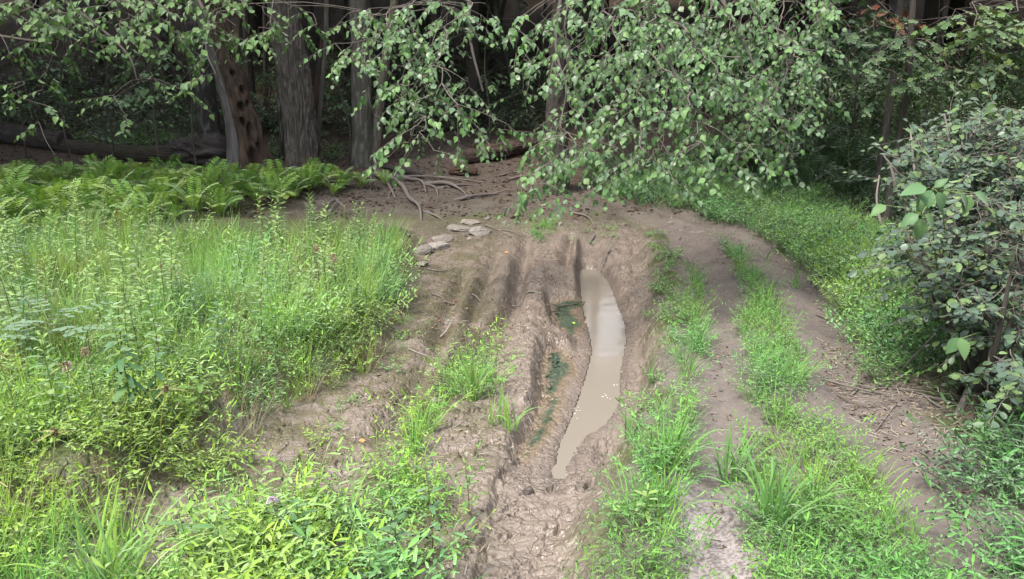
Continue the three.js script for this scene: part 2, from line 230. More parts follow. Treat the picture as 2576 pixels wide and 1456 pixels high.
{
  // one sheet, finer where the camera is near it; cut into what it is made of without a gap
  const angs = [], rows = [];
  const A0 = -0.74, A1 = 0.74, NA = 720;
  for (let a = -Math.PI; a < A0 - 0.02; a += 0.05) angs.push(a);
  for (let i = 0; i <= NA; i++) angs.push(lerp(A0, A1, i / NA));
  for (let a = A1 + 0.03; a < Math.PI - 0.02; a += 0.05) angs.push(a);
  for (let d = 0.25; d < 1.7; d *= 1.12) rows.push(d);
  const NR = 780; for (let i = 0; i <= NR; i++) rows.push(1.75 * Math.pow(17 / 1.75, i / NR));
  for (let d = 17.4; d < 150; d *= 1.03) rows.push(d);
  const nA = angs.length, nR = rows.length, pos = new Float32Array(nA * nR * 3), col = new Float32Array(nA * nR * 3), uv = new Float32Array(nA * nR * 2), cls = new Uint8Array(nA * nR);
  const mix3 = (a, b, t) => { for (let k = 0; k < 3; k++) a[k] += (b[k] - a[k]) * t; };
  const MUDDRY = [0.192, 0.155, 0.132], MUDWET = [0.11, 0.086, 0.075], MOSS = [0.09, 0.083, 0.042], LITTER = [0.07, 0.05, 0.037], SOIL = [0.07, 0.085, 0.03], SILT = [0.26, 0.228, 0.196], DUST = [0.34, 0.30, 0.31], PATHC = [0.13, 0.109, 0.101], GREEN = [0.022, 0.055, 0.034], OCHRE = [0.15, 0.10, 0.045];
  for (let j = 0; j < nR; j++) for (let i = 0; i < nA; i++) {
    const x = rows[j] * Math.sin(angs[i]), d = rows[j] * Math.cos(angs[i]), n = j * nA + i, S = surface(x, d);
    pos[n * 3] = x; pos[n * 3 + 1] = S.h; pos[n * 3 + 2] = -d; uv[n * 2] = x; uv[n * 2 + 1] = d;
    const n1 = N2(x * 1.7, d * 1.7), n2 = fbm(x * 6, d * 6, 3), n3 = N2b(x * 15, d * 15);
    const c = SOIL.slice(); if (x > -0.5 && S.meadow < 0.5) mix3(c, PATHC, 0.6 * sstep(-0.5, 0.3, n2 + n1)); const path = d < 0.6 || d > 19 ? -1 : PATHP.sdf(x, d, 1) + 0.12 * n1 + 0.05 * n3;
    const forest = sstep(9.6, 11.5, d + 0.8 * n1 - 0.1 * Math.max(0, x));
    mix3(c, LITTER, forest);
    const mudw = S.mud * (1 - sstep(9.2, 10.8, d)); mix3(c, MUDDRY, mudw);
    const bare = sstep(-0.1, 0.12, path) * (1 - 0.72 * forest); mix3(c, PATHC, bare * (1 - mudw));
    // weathering: damp mud low in the ruts where water has stood, moss film on the still mud of the far lane, dried dust on the near wheel track
    mix3(c, MUDWET, mudw * clamp(0.2 + 0.45 * n2 + 0.35 * n1) * 0.8);
    if (S.pud > -0.1) { mix3(c, MUDWET, sstep(-0.09, -0.01, S.pud + 0.05 * n3 + 0.03 * n2) * 0.7); mix3(c, SILT, sstep(-0.01, 0.03, S.pud + 0.02 * n3)); }
    const mossW = mudw * sstep(0.05, -0.35, x) * sstep(-0.35, 0.35, n2 + 0.5 * n1 + 0.15) * 0.75; mix3(c, MOSS, mossW);
    if (S.meadow > 0.02 && S.meadow < 0.98 && d < 7) mix3(c, OCHRE, 0.35 * sstep(0, 0.4, n2 + 0.2));
    const dw = WHEEL_L.near(x, d, 1); if (d < 5 && dw.d < 0.4) mix3(c, DUST, (1 - sstep(0.12, 0.32, dw.d)) * (1 - sstep(2.9, 3.7, d + 0.4 * n1)) * sstep(-0.6, 0.3, 0.5 * n2 + 0.8 * N2(x * 40, d * 40)) * 0.75);
    if (S.algae > -0.1 && d < 12) { mix3(c, OCHRE, sstep(-0.09, 0.0, S.algae + 0.04 * n2) * 0.5); mix3(c, GREEN, sstep(-0.02, 0.04, S.algae + 0.05 * n2 + 0.02 * n3) * 0.85); }
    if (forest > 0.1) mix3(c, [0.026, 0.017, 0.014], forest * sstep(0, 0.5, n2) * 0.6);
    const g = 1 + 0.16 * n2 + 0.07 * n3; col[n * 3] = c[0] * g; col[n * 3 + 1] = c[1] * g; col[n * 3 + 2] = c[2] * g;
    cls[n] = d > 0.5 && d < 19 && MUD.inside(x, d) ? 1 : path > 0 && d > 0.5 ? 2 : d > 10.6 + 0.6 * n1 ? 3 : 0;
  }
  const full = new THREE.BufferGeometry(); full.setAttribute('position', new THREE.BufferAttribute(pos, 3));
  const faces = [[], [], [], []];
  for (let j = 0; j + 1 < nR; j++) for (let i = 0; i < nA; i++) { const i1 = (i + 1) % nA, a = j * nA + i, b = j * nA + i1, c = (j + 1) * nA + i1, e = (j + 1) * nA + i; faces[cls[a]].push(a, b, c, a, c, e); }
  full.setIndex(faces.flat()); full.computeVertexNormals(); const nor = full.attributes.normal.array;
  const bump = grainTex(1024, (u, v) => { let s = 0.5; for (const [f, a] of [[14, 0.16], [34, 0.14], [80, 0.12], [170, 0.08]]) s += a * tileN(u, v, f); return s; });
  const grain = grainTex(1024, (u, v) => { let s = 0.84 + 0.09 * tileN(u, v, 40, 1) + 0.07 * tileN(u, v, 120, 2); return s > 1 ? 1 : s; });
  // mud: crumbs and small clods with crevices between them, wet where it is smooth
  const wcell = (u, v, n, k) => { const x = u * n, y = v * n, xi = Math.floor(x), yi = Math.floor(y); let f1 = 9, f2 = 9, id = 0; for (let j = yi - 1; j <= yi + 1; j++) for (let i = xi - 1; i <= xi + 1; i++) { const a = ((i % n) + n) % n, b = ((j % n) + n) % n, dx = i + 0.1 + 0.8 * hash(a, b, k) - x, dy = j + 0.1 + 0.8 * hash(a, b, k + 1) - y, q = dx * dx + dy * dy; if (q < f1) { f2 = f1; f1 = q; id = hash(a, b, k + 2); } else if (q < f2) f2 = q; } return [Math.sqrt(f2) - Math.sqrt(f1), id]; };
  const clod = grainTex(1024, (u, v) => { const wu = u + 0.012 * tileN(u, v, 12, 3), wv = v + 0.012 * tileN(u, v, 12, 4), a = wcell(wu, wv, 30, 11), b = wcell(wu, wv, 12, 21), c = wcell(u, v, 70, 31), e = wcell(u + 0.02 * tileN(u, v, 9, 13), v + 0.02 * tileN(u, v, 9, 14), 9, 41)[0], ck = (1 - sstep(0.01, 0.06, e)) * sstep(-0.2, 0.2, tileN(u, v, 4, 15)), m = sstep(-0.3, 0.4, tileN(u, v, 5, 6)); return 0.2 - 0.28 * ck + 0.3 * (0.3 + 0.7 * a[1]) * sstep(0, 0.45, a[0]) * (0.35 + 0.65 * m) + 0.26 * (0.4 + 0.6 * b[1]) * sstep(0, 0.3, b[0]) + 0.1 * c[1] * sstep(0, 0.5, c[0]) * m + 0.1 * tileN(u, v, 60, 7); });
  const wet = grainTex(512, (u, v) => clamp(0.66 + 0.35 * tileN(u, v, 4, 8) + 0.25 * tileN(u, v, 16, 9) + 0.12 * tileN(u, v, 60, 10), 0.25, 1)); wet.repeat.set(0.55, 0.55);
  for (const t of [bump, grain, clod]) t.repeat.set(0.9, 0.9);
  const mudMat = new THREE.MeshStandardMaterial({ vertexColors: true, map: grain, bumpMap: clod, bumpScale: 0.022, roughness: 0.85, roughnessMap: wet, side: THREE.DoubleSide });
  const mk = (rough, bs) => new THREE.MeshStandardMaterial({ vertexColors: true, map: grain, bumpMap: bump, bumpScale: bs, roughness: rough, side: THREE.DoubleSide });
  const names = [['ground', 'dark soil under the meadow plants and verge grass', 'ground', mk(0.95, 0.008)], ['mud', 'rutted pinkish brown mud hollow with tyre ruts round the puddle', 'mud', mudMat], ['path', 'bare brown dirt path curving past the mud into the trees', 'path', mk(0.9, 0.012)], ['forest_floor', 'dark reddish brown woodland floor rising behind the trees', 'woodland floor', mk(0.97, 0.012)]];
  names.forEach(([nm, label, cat, mat], k) => {
    const map = new Map(), idx = new Uint32Array(faces[k].length), P = [], Nn = [], C = [], U = [];
    faces[k].forEach((f, q) => { let m = map.get(f); if (m === undefined) { m = map.size; map.set(f, m); P.push(pos[f * 3], pos[f * 3 + 1], pos[f * 3 + 2]); Nn.push(nor[f * 3], nor[f * 3 + 1], nor[f * 3 + 2]); C.push(col[f * 3], col[f * 3 + 1], col[f * 3 + 2]); U.push(uv[f * 2], uv[f * 2 + 1]); } idx[q] = m; });
    const g = new THREE.BufferGeometry(); g.setAttribute('position', new THREE.Float32BufferAttribute(P, 3)); g.setAttribute('normal', new THREE.Float32BufferAttribute(Nn, 3)); g.setAttribute('color', new THREE.Float32BufferAttribute(C, 3)); g.setAttribute('uv', new THREE.Float32BufferAttribute(U, 2)); g.setIndex(new THREE.BufferAttribute(idx, 1));
    tag(mesh(nm, g, mat), nm, label, cat, null, 'structure');
  });
  // standing water: sheets that end where the mud rises through them
  const ripple = grainTex(256, (u, v) => 0.5 + 0.25 * tileN(u, v, 5) + 0.1 * tileN(u, v, 13)); ripple.repeat.set(0.8, 0.8);
  const waterMat = new THREE.MeshPhysicalMaterial({ color: new THREE.Color(0.275, 0.242, 0.208), roughness: 0.1, transmission: 0.35, thickness: 0, ior: 1.33, bumpMap: ripple, bumpScale: 0.0015, side: THREE.DoubleSide });
  const poolMat = waterMat.clone(); poolMat.color.setRGB(0.2, 0.178, 0.158); const shallow = waterMat.clone(); shallow.color.setRGB(0.05, 0.085, 0.06); shallow.transmission = 0.75;
  const sheet = (L, y, grow, name, label, mat) => { const cx = L.p.reduce((s, q) => s + q[0], 0) / L.p.length, cy = L.p.reduce((s, q) => s + q[1], 0) / L.p.length;
    const n = L.p.length, sgn = L.p.reduce((s, q, i) => { const r = L.p[(i + 1) % n]; return s + q[0] * r[1] - r[0] * q[1]; }, 0) > 0 ? 1 : -1;
    const sh = new THREE.Shape(L.p.map((q, i) => { const a = L.p[(i + n - 1) % n], b = L.p[(i + 1) % n], ex = b[0] - a[0], ey = b[1] - a[1], el = Math.hypot(ex, ey) || 1; return new THREE.Vector2(q[0] + sgn * ey / el * grow, q[1] - sgn * ex / el * grow); }));
    const g = new THREE.ShapeGeometry(sh); g.rotateX(-Math.PI / 2); const m = tag(mesh(name, g, mat), name, label, 'puddle', null, 'structure'); m.position.y = y; return m; };
  sheet(PUD, WATER, 0.09, 'puddle', 'long narrow puddle of muddy brown water lying in the deep tyre rut', waterMat);
  sheet(POOL, WATER + 0.03, 0.04, 'puddle', 'small flat pool in the mud just below the tail of the long puddle', poolMat);
  sheet(ALGAE, WATER, 0.03, 'puddle', 'strip of shallow green water along the left side of the long puddle', shallow);
  sheet(ALGAE2, WATER, 0.02, 'puddle', 'small shallow green water patch beside the upper puddle', shallow);
  sheet(POOL2, WATER + 0.04, 0.03, 'puddle', 'tiny grey pool in a lug mark beside the right grass bank', poolMat);
}

// ---------------------------------------------------------------- trees
const R3 = rngOf(301);
const C = (r, g, b) => new THREE.Color().setRGB(r, g, b);
const barkBump = grainTex(512, (u, v) => { const w = 0.06 * tileN(u, v, 3, 3); let s = Math.abs(tileN((u + w) % 1, v * 1, 10, 1)) * 0.0; const a = (u + w) * 13, fr = Math.abs(((a + 0.35 * tileN(u, v, 6, 4)) % 1 + 1) % 1 - 0.5) * 2; s = 0.25 + 0.5 * Math.pow(fr, 0.7) + 0.18 * tileN(u, v, 12, 5) + 0.1 * tileN(u, v, 40, 6); return s; });
const barkGrain = grainTex(512, (u, v) => 0.78 + 0.14 * tileN(u, v, 10, 7) + 0.1 * tileN(u, v, 50, 8));
for (const t of [barkBump, barkGrain]) t.repeat.set(1 / 0.35, 1 / 1.2);
const barkMat = new THREE.MeshStandardMaterial({ vertexColors: true, map: barkGrain, bumpMap: barkBump, bumpScale: 0.022, roughness: 0.95, side: THREE.DoubleSide });
const woodMat = new THREE.MeshStandardMaterial({ vertexColors: true, map: barkGrain, roughness: 0.92, side: THREE.DoubleSide });
const twigMat = new THREE.MeshStandardMaterial({ color: C(0.11, 0.095, 0.085), roughness: 0.9, side: THREE.DoubleSide });
const onPlane = (px, py, d) => { const r = ray(px, py); return r.multiplyScalar(d / -r.z).add(EYE); };
function leafMat(r, g, b, { through = 0.3, coat = 0.0, rough = 1, name = '' } = {}) { return new THREE.MeshPhysicalMaterial({ color: C(r, g, b), roughness: rough, transmission: through, thickness: 0, clearcoat: coat, clearcoatRoughness: 0.42, side: THREE.DoubleSide }); }
// bark relief: ridges that run up the trunk and break
const ridged = (seed, depth, freq = 9) => (t, a, r, len) => { const ca = Math.cos(a), sa = Math.sin(a); const w = 0.35 * N3(ca * 2 + seed, sa * 2, len * 1.3); const q = 1 - Math.abs(N3(ca * freq * 0.35 + w, sa * freq * 0.35 + seed, len * 2.1)); return r * (1 + depth * (q * q - 0.5) + 0.05 * N3(ca + seed, sa, len * 0.8)); };
const crownLeafs = (() => { const mb = new MB(), r = rngOf(77); for (let i = 0; i < 16; i++) { const p = rand3(r, 0.42); p.y *= 0.6; const M = basis(p, V(r() - 0.5, -0.2 - 0.5 * r(), r() - 0.5).normalize(), V(r() - 0.5, 0.9, r() - 0.5), 0.2 + 0.09 * r()); leafInto(mb, M, { w: 0.62, rows: 3, fold: 0.12, bend: 0.4 }); } return mb.geo(); })();
const crownMat = leafMat(0.03, 0.06, 0.015, { through: 0.15 });
function crown(parent, top, rad, hgt, n, rng) { const ms = [], cs = []; for (let i = 0; i < n; i++) { let p; do p = rand3(rng, 1); while (p.lengthSq() > 1 || p.lengthSq() < 0.12 * rng()); const bump = 1 + 0.25 * N3(p.x * 2 + top.x, p.y * 2, p.z * 2 + top.z);
    const pos = V(top.x + p.x * rad * bump, top.y + p.y * hgt * bump, top.z + p.z * rad * bump); const rot = new THREE.Matrix4().makeRotationFromEuler(new THREE.Euler((rng() - 0.5) * 0.8, rng() * 6.28, (rng() - 0.5) * 0.8)).scale(V(1, 1, 1).multiplyScalar(0.8 + 0.7 * rng())); rot.setPosition(pos); ms.push(rot); const k = 0.8 + 0.4 * rng(); cs.push(C(k, k, k * 0.9)); }
  const m = inst('crown', crownLeafs, crownMat, ms, cs, parent); return m; }
function woodyTrunk(name, pts, radii, { seg = 28, n = 60, depth = 0.12, freq = 9, col = [0.16, 0.14, 0.125], lichen = 0, seed = 1, mat = barkMat, moss = 0 } = {}, parent) {
  const P = spline(pts, n), rr = P.map((_, i) => { const t = i / n * (radii.length - 1), k = Math.min(radii.length - 2, Math.floor(t)); return lerp(radii[k], radii[k + 1], t - k); });
  const mb = new MB(); mb.tube(P, rr, seg, (t, a, len) => { const ca = Math.cos(a), sa = Math.sin(a), k = 1 + 0.25 * N3(ca * 3 + seed, sa * 3, len * 2), l = lichen * sstep(0.25, 0.55, N3(ca * 2.5 + seed * 2, sa * 2.5, len * 3.1)), g = moss * sstep(-0.2, 0.5, N3(ca * 1.5, sa * 1.5 + seed, len * 0.9)); return [lerp(lerp(col[0] * k, 0.34, l), 0.06, g), lerp(lerp(col[1] * k, 0.36, l), 0.085, g), lerp(lerp(col[2] * k, 0.33, l), 0.03, g)]; }, true, ridged(seed, depth, freq));
  return mesh(name, mb.geo(), mat, parent);
}
// a tree the photograph shows: axis points (px, py) from the base up, all at the distance of the base
function tree(name, label, axis, baseW, { dOff = 0, taper = 0.8, top = 10.5, crownR = 2.6, crownN = 230, flare = 1.25, group = null, lift = 0, ...o } = {}) {
  const g0 = gp(axis[0][0], axis[0][1]), d = -g0.z + dOff, G = new THREE.Group(); G.position.set(g0.x, 0, -d); G.position.y = H(g0.x, -d);
  const pts = axis.map(([x, y], i) => i ? onPlane(x, y, d) : V(onPlane(x, y, d).x, G.position.y - 0.15, -d)).map(p => p.sub(G.position));
  const a = pts[pts.length - 2], b = pts[pts.length - 1], dir = b.clone().sub(a).normalize(); dir.y = Math.max(dir.y, 0.8);
  pts.push(b.clone().addScaledVector(dir, 3)); pts.push(b.clone().addScaledVector(dir, Math.max(4, top - b.y)));
  const depth0 = proj(g0)[2], r0 = baseW / 2 / FOC * depth0, n = pts.length;
  const radii = [r0 * flare]; for (let i = 1; i < n; i++) radii.push(r0 * lerp(1, taper, i / (n - 1)) * (i === n - 1 ? 0.5 : 1));
  const dense = []; for (let i = 0; i < 13; i++) { const t = i / 12 * (n - 1), k = Math.min(n - 2, Math.floor(t)); dense.push(lerp(radii[k], radii[k + 1], t - k)); } dense[0] = r0 * flare; dense[1] = lerp(dense[1], r0, 0.6);
  woodyTrunk('trunk', pts, dense, { n: 90, ...o }, G);
  if (crownN) crown(G, pts[n - 1].clone().add(V(0, -0.6, -2.2)), crownR, 3.2, crownN, R3);
  return tag(G, name, label, 'tree', group);
}
const oak = tree('oak_tree', 'stout upright tree with deeply furrowed grey bark behind the fern bed', [[765, 440], [757, 330], [742, 200], [722, 80], [712, 0]], 78, { seg: 130, n: 170, depth: 0.17, freq: 27, col: [0.105, 0.09, 0.083], lichen: 0.12, seed: 3, taper: 0.85, crownR: 3, crownN: 300 });
const lich = tree('maple_tree', 'pale grey smooth trunk with lichen spots beside a thinner twin', [[914, 415], [911, 250], [908, 120], [904, 0]], 50, { seg: 40, depth: 0.05, freq: 6, col: [0.105, 0.098, 0.084], lichen: 0.4, seed: 5, taper: 0.9 });
tree('young_tree', 'slim light brown trunk leaning against the pale lichened tree', [[943, 415], [951, 300], [966, 180], [985, 60], [994, 0]], 24, { seg: 20, depth: 0.06, col: [0.13, 0.115, 0.09], lichen: 0.3, seed: 6, crownN: 120, flare: 1.1 });
tree('young_tree', 'thin reddish brown stem close behind the furrowed trunk', [[786, 428], [790, 330], [800, 220], [818, 80], [824, 0]], 22, { dOff: 0.4, seg: 16, depth: 0.08, col: [0.085, 0.055, 0.046], seed: 7, crownN: 100, flare: 1.1 });
tree('young_tree', 'thin grey green sapling stem just beside the furrowed trunk', [[797, 428], [803, 310], [812, 200], [820, 90], [822, 0]], 12, { dOff: 0.1, seg: 12, depth: 0.05, col: [0.13, 0.125, 0.11], lichen: 0.3, seed: 8, crownN: 60, flare: 1.1 });
tree('young_tree', 'slender mottled stem between dead snag and furrowed trunk', [[706, 420], [708, 330], [703, 220], [695, 100], [690, 0]], 13, { dOff: 0.5, seg: 12, depth: 0.05, col: [0.065, 0.06, 0.055], lichen: 0.5, seed: 9, crownN: 60, flare: 1.1 });
tree('old_tree', 'dark rough trunk with lichen flecks standing behind the leaning snag', [[536, 402], [525, 300], [508, 190], [492, 90], [480, 0]], 62, { dOff: 1.4, seg: 40, depth: 0.14, col: [0.06, 0.055, 0.052], lichen: 0.4, seed: 10 });
tree('birch_sapling', 'thin pale crooked sapling leaning in the dark gap of the wood', [[1298, 310], [1293, 250], [1284, 190], [1272, 130], [1262, 60], [1252, 0]], 11, { dOff: 2, seg: 12, depth: 0.05, col: [0.16, 0.155, 0.145], lichen: 0.6, seed: 12, crownN: 50, flare: 1 });
tree('young_tree', 'faint slanting stem left of the pale crooked sapling', [[1178, 340], [1195, 260], [1222, 170], [1252, 80], [1270, 0]], 13, { dOff: 3, seg: 12, depth: 0.05, col: [0.08, 0.075, 0.07], seed: 13, crownN: 60, flare: 1 });
// dark stems deeper in the wood, each seen in a gap
const stems = [[640, 330, 24, 3, 'dim grey trunk in the gap right of the leaning snag'], [600, 300, 40, 7, 'wide shadowy trunk far behind the leaning snag'], [668, 340, 14, 4, 'thin dim stem between the snag and the mottled stem'], [448, 330, 10, 4, 'thin dark stem above the rotten log end'], [240, 330, 40, 7, 'broad shadowed trunk above the long fallen log'], [1345, 340, 12, 3, 'thin dark stem near the crooked sapling'], [1480, 330, 40, 4, 'dark trunk half hidden by hanging leaves'], [1530, 380, 16, 2, 'slim dark stem behind the lowest hanging leaves'], [1990, 300, 46, 5, 'dark trunk at the right edge of the hanging foliage'], [2160, 290, 20, 4, 'dark slim trunk among the shaded maples'], [2060, 290, 14, 5, 'thin black stem between dark trunk and maples'], [2110, 290, 11, 4, 'thin leaning black stem below the maple leaves'], [2230, 285, 14, 5, 'thin upright stem under the orange maple leaves'], [2440, 290, 18, 6, 'dim stem right of the brown forked trunk'], [1060, 320, 16, 6, 'thin stem behind the left hanging sprays'], [1110, 330, 10, 5, 'very thin stem behind the hanging sprays'], [860, 330, 16, 5, 'dim stem between furrowed and pale trunks'], [380, 320, 16, 9, 'faint far stem over the mossy ground'], [90, 300, 26, 8, 'faint far trunk at the start of the long fallen log'], [1620, 300, 26, 6, 'dark trunk inside the hanging foliage'], [1780, 300, 20, 6, 'slim trunk deep inside the hanging foliage'], [2520, 280, 34, 8, 'broad dim trunk above the leafy shrub']];
stems.forEach(([x, y, w, off, label], i) => { const ln = (R3() - 0.5) * 70; tree('woodland_tree', label, [[x, y + 40], [x + ln * 0.3, y - 90], [x + ln * 0.7, y - 200], [x + ln, 0]], w, { dOff: off, seg: 14, n: 30, depth: 0.1, col: [0.07, 0.06, 0.053], lichen: 0.2, seed: 20 + i, crownN: 190, crownR: 2.8 }); });
tree('forked_tree', 'reddish brown trunk with pale bark strip under maple leaves', [[2388, 330], [2390, 270], [2398, 200], [2425, 90], [2445, 0]], 36, { dOff: 2.5, seg: 26, depth: 0.1, col: [0.12, 0.08, 0.065], lichen: 0.15, seed: 41 });
// trees that stand outside the picture and close the wood: their crowns keep the sky off it
{
  const protoN = 5, protos = [];
  for (let k = 0; k < protoN; k++) { const G = new THREE.Group(), lean = rand3(R3, 0.5); woodyTrunk('trunk', [V(0, -0.3, 0), V(lean.x * 0.3, 3, lean.z * 0.3), V(lean.x, 7, lean.z), V(lean.x * 1.2, 10, lean.z * 1.2)], [0.2, 0.16, 0.12, 0.05], { seg: 12, n: 24, depth: 0.1, col: [0.065, 0.057, 0.05], seed: 60 + k }, G); crown(G, V(lean.x, 8.2, lean.z), 3.1, 3.6, 470, R3); protos.push(G); }
  let n = 0; const placed = [];
  for (let tries = 0; tries < 6000 && n < 165; tries++) {
    const back = n >= 120, d = back ? lerp(-17, 10, R3()) : lerp(9, 46, Math.pow(R3(), 0.8)), x = (R3() - 0.5) * (back ? 44 : 20 + d * 1.5); if (Math.hypot(x, d - 4) < (back ? 11.5 + (x < 0 ? 3 : 0) : 9.5)) continue; if (!back && d < 12.5 && Math.abs(x) < 7.5) continue;
    if (placed.some(q => Math.hypot(q[0] - x, q[1] - d) < 2.3)) continue; 
    const pr = proj(V(x, base(x, d) + 1.5, -d)); if (d < 16 && pr[0] > 0 && pr[0] < 2576) continue;
    placed.push([x, d]); const o = n < protoN ? protos[n] : protos[n % protoN].clone(); n++; o.position.set(x, H(x, -d), -d); o.rotation.y = R3() * 6.28; const s = 0.8 + 0.5 * R3(); o.scale.set(s, s, s);
    back ? tag(o, 'added_tree', 'unseen tree added round the clearing to block low side light', 'tree', 'unseen trees added round the clearing') : tag(o, 'forest_tree', 'slender dark forest tree standing deep in the shaded wood', 'tree', 'trees deep in the wood');  // back ones are unseen, added beside and behind to block low-angle light
  }
}

// ---------------------------------------------------------------- hanging foliage
const R4 = rngOf(404);
const ovate = [{ w: 0.62, fold: 0.25, bend: 0.4 }, { w: 0.56, fold: 0.5, bend: 0.8 }, { w: 0.66, fold: 0.15, bend: -0.3, wave: 0.15 }, { w: 0.54, fold: 0.35, bend: 1.1, wave: 0.1 }].map(o => leafGeo({ rows: 7, widest: 0.32, tip: 1.7, ...o }));
// leaves -> the 300 that show largest are parts of their own, the rest one mass
function hang(G, leaves, geos, mats, { partName = 'leaf', restName = 'foliage', most = 300, tint = null } = {}) {
  const o = G.position; leaves.forEach(l => { const p = V(0, 0, 0).setFromMatrixPosition(l.m); const q = proj(p); l.key = q[2] / (l.s || 1) + (q[0] < 0 || q[0] > 2576 || q[1] < 0 || q[1] > 1456 ? 1000 : 0); });
  leaves.sort((a, b) => a.key - b.key);
  const T = new THREE.Matrix4().makeTranslation(-o.x, -o.y, -o.z);
  const rest = geos.map(() => mats.map(() => []));
  leaves.forEach((l, i) => { const M = T.clone().multiply(l.m), g = i % geos.length, k = l.k % mats.length;
    if (i < most) { const m = mesh(partName, geos[g], mats[k], G); m.matrixAutoUpdate = false; M.decompose(m.position, m.quaternion, m.scale); m.matrixAutoUpdate = true; }
    else rest[g][k].push(M); });
  const all = []; rest.forEach((r, g) => r.forEach((ms, k) => { if (ms.length) all.push([geos[g], mats[k], ms]); }));
  all.forEach(([g, m, ms]) => inst(restName, g, m, ms, ms.map(() => { const q = 0.82 + 0.36 * R4(); return C(q, q, q * (0.85 + 0.3 * R4())); }), G));
}
function sprays(blobs, { leaf = 0.09, twig = 0.32, per = 8, cover = 1.2, droop = 0.6, flat = 0.4, deep = 0.5, kinds = 4, big = 0.3 } = {}) {
  // blobs: [px, py, rx, ry, depth, cover]; each becomes leafy twigs spread through a rounded volume in the air
  const roots = [], leaves = [];
  for (const [bx, by, rx, ry, dep, cv = 1] of blobs) {
    const lp = leaf * FOC / dep, n = Math.max(1, Math.round(cv * cover * Math.PI * rx * ry / (lp * lp * 0.42) / per));
    for (let i = 0; i < n; i++) { const a = R4() * 6.283, r = Math.sqrt(R4()), z = (R4() - 0.5) * 2 * deep * Math.sqrt(1 - r * r * 0.7);
      const p = at(bx + Math.cos(a) * r * rx, by + Math.sin(a) * r * ry - 0.1 * ry, dep + z); roots.push(p); } }
  const twigs = new MB();
  for (const p of roots) {
    const az = R4() * 6.283, dir = V(Math.cos(az), -0.15 - droop * R4(), Math.sin(az) * 0.8 + 0.25).normalize(), L = twig * (0.6 + 0.7 * R4()); const pts = [p.clone()]; let q = p.clone(), dd = dir.clone(); const n = per;
    for (let i = 0; i < n; i++) { dd.add(rand3(R4, 0.16)); dd.y -= droop * 0.14; dd.normalize(); q = q.clone().addScaledVector(dd, L / n); pts.push(q);
      const side = V(-dd.z, 0, dd.x).multiplyScalar(i % 2 ? 1 : -1).normalize();
      const axis = dd.clone().multiplyScalar(0.5).addScaledVector(side, 0.75 * (1 - flat * 0.3)).add(V(0, -droop * (0.5 + 0.9 * R4()), 0)).add(rand3(R4, 0.25)).normalize();
      const nor = V((R4() - 0.5) * 1.2, 0.4 + flat * 0.9 + (R4() - 0.5) * 0.4, 0.65 - flat * 0.4 + (R4() - 0.5) * 0.9).normalize();
      const s = leaf * (0.62 + 0.55 * R4()) * (i === n - 1 ? 0.6 : 1); leaves.push({ m: basis(q.clone().addScaledVector(axis, 0.012), axis, nor, s), s, k: Math.floor(R4() * kinds) }); }
    twigs.tube(pts, pts.map((_, i) => lerp(0.0028, 0.001, i / n)), 4);
  }
  return { roots, leaves, twigs };
}
function linkUp(roots, hubs, mb, sgn = 1) { // every twig grows from a higher one, the highest from a limb
  const src = [...roots].sort((a, b) => sgn * (b.y - a.y)), kids = new Map(), par = new Map();
  src.forEach((p, i) => { let best = null, bd = 1e9; for (let j = 0; j < i; j++) { const q = src[j], dy = sgn * (q.y - p.y); if (dy < 0.05) continue; const d = p.distanceTo(q) + (dy > 0.5 ? (dy - 0.5) : 0); if (d < bd) { bd = d; best = q; } }
    if (!best || bd > 0.9) { for (const h of hubs) { const d = p.distanceTo(h) * 0.7; if (d < bd) { bd = d; best = h; } } }
    par.set(p, best); });
  const load = new Map(); for (const p of [...src].reverse()) { const l = (load.get(p) || 0) + 1; load.set(p, l); const q = par.get(p); if (q) load.set(q, (load.get(q) || 0) + l); }
  for (const p of src) { const q = par.get(p); if (!q) continue; const mid = p.clone().lerp(q, 0.5).add(rand3(R4, 0.05)); mid.y += 0.06 * p.distanceTo(q); const r = Math.min(0.0055, 0.002 * Math.pow(load.get(p), 0.33)), r2 = Math.min(0.0055, 0.002 * Math.pow(Math.min(load.get(p) * 2, load.get(q) || 1), 0.33)); mb.tube(spline([p, mid, q], 4), [r, lerp(r, r2, .25), lerp(r, r2, .5), lerp(r, r2, .75), r2], 5); }
}
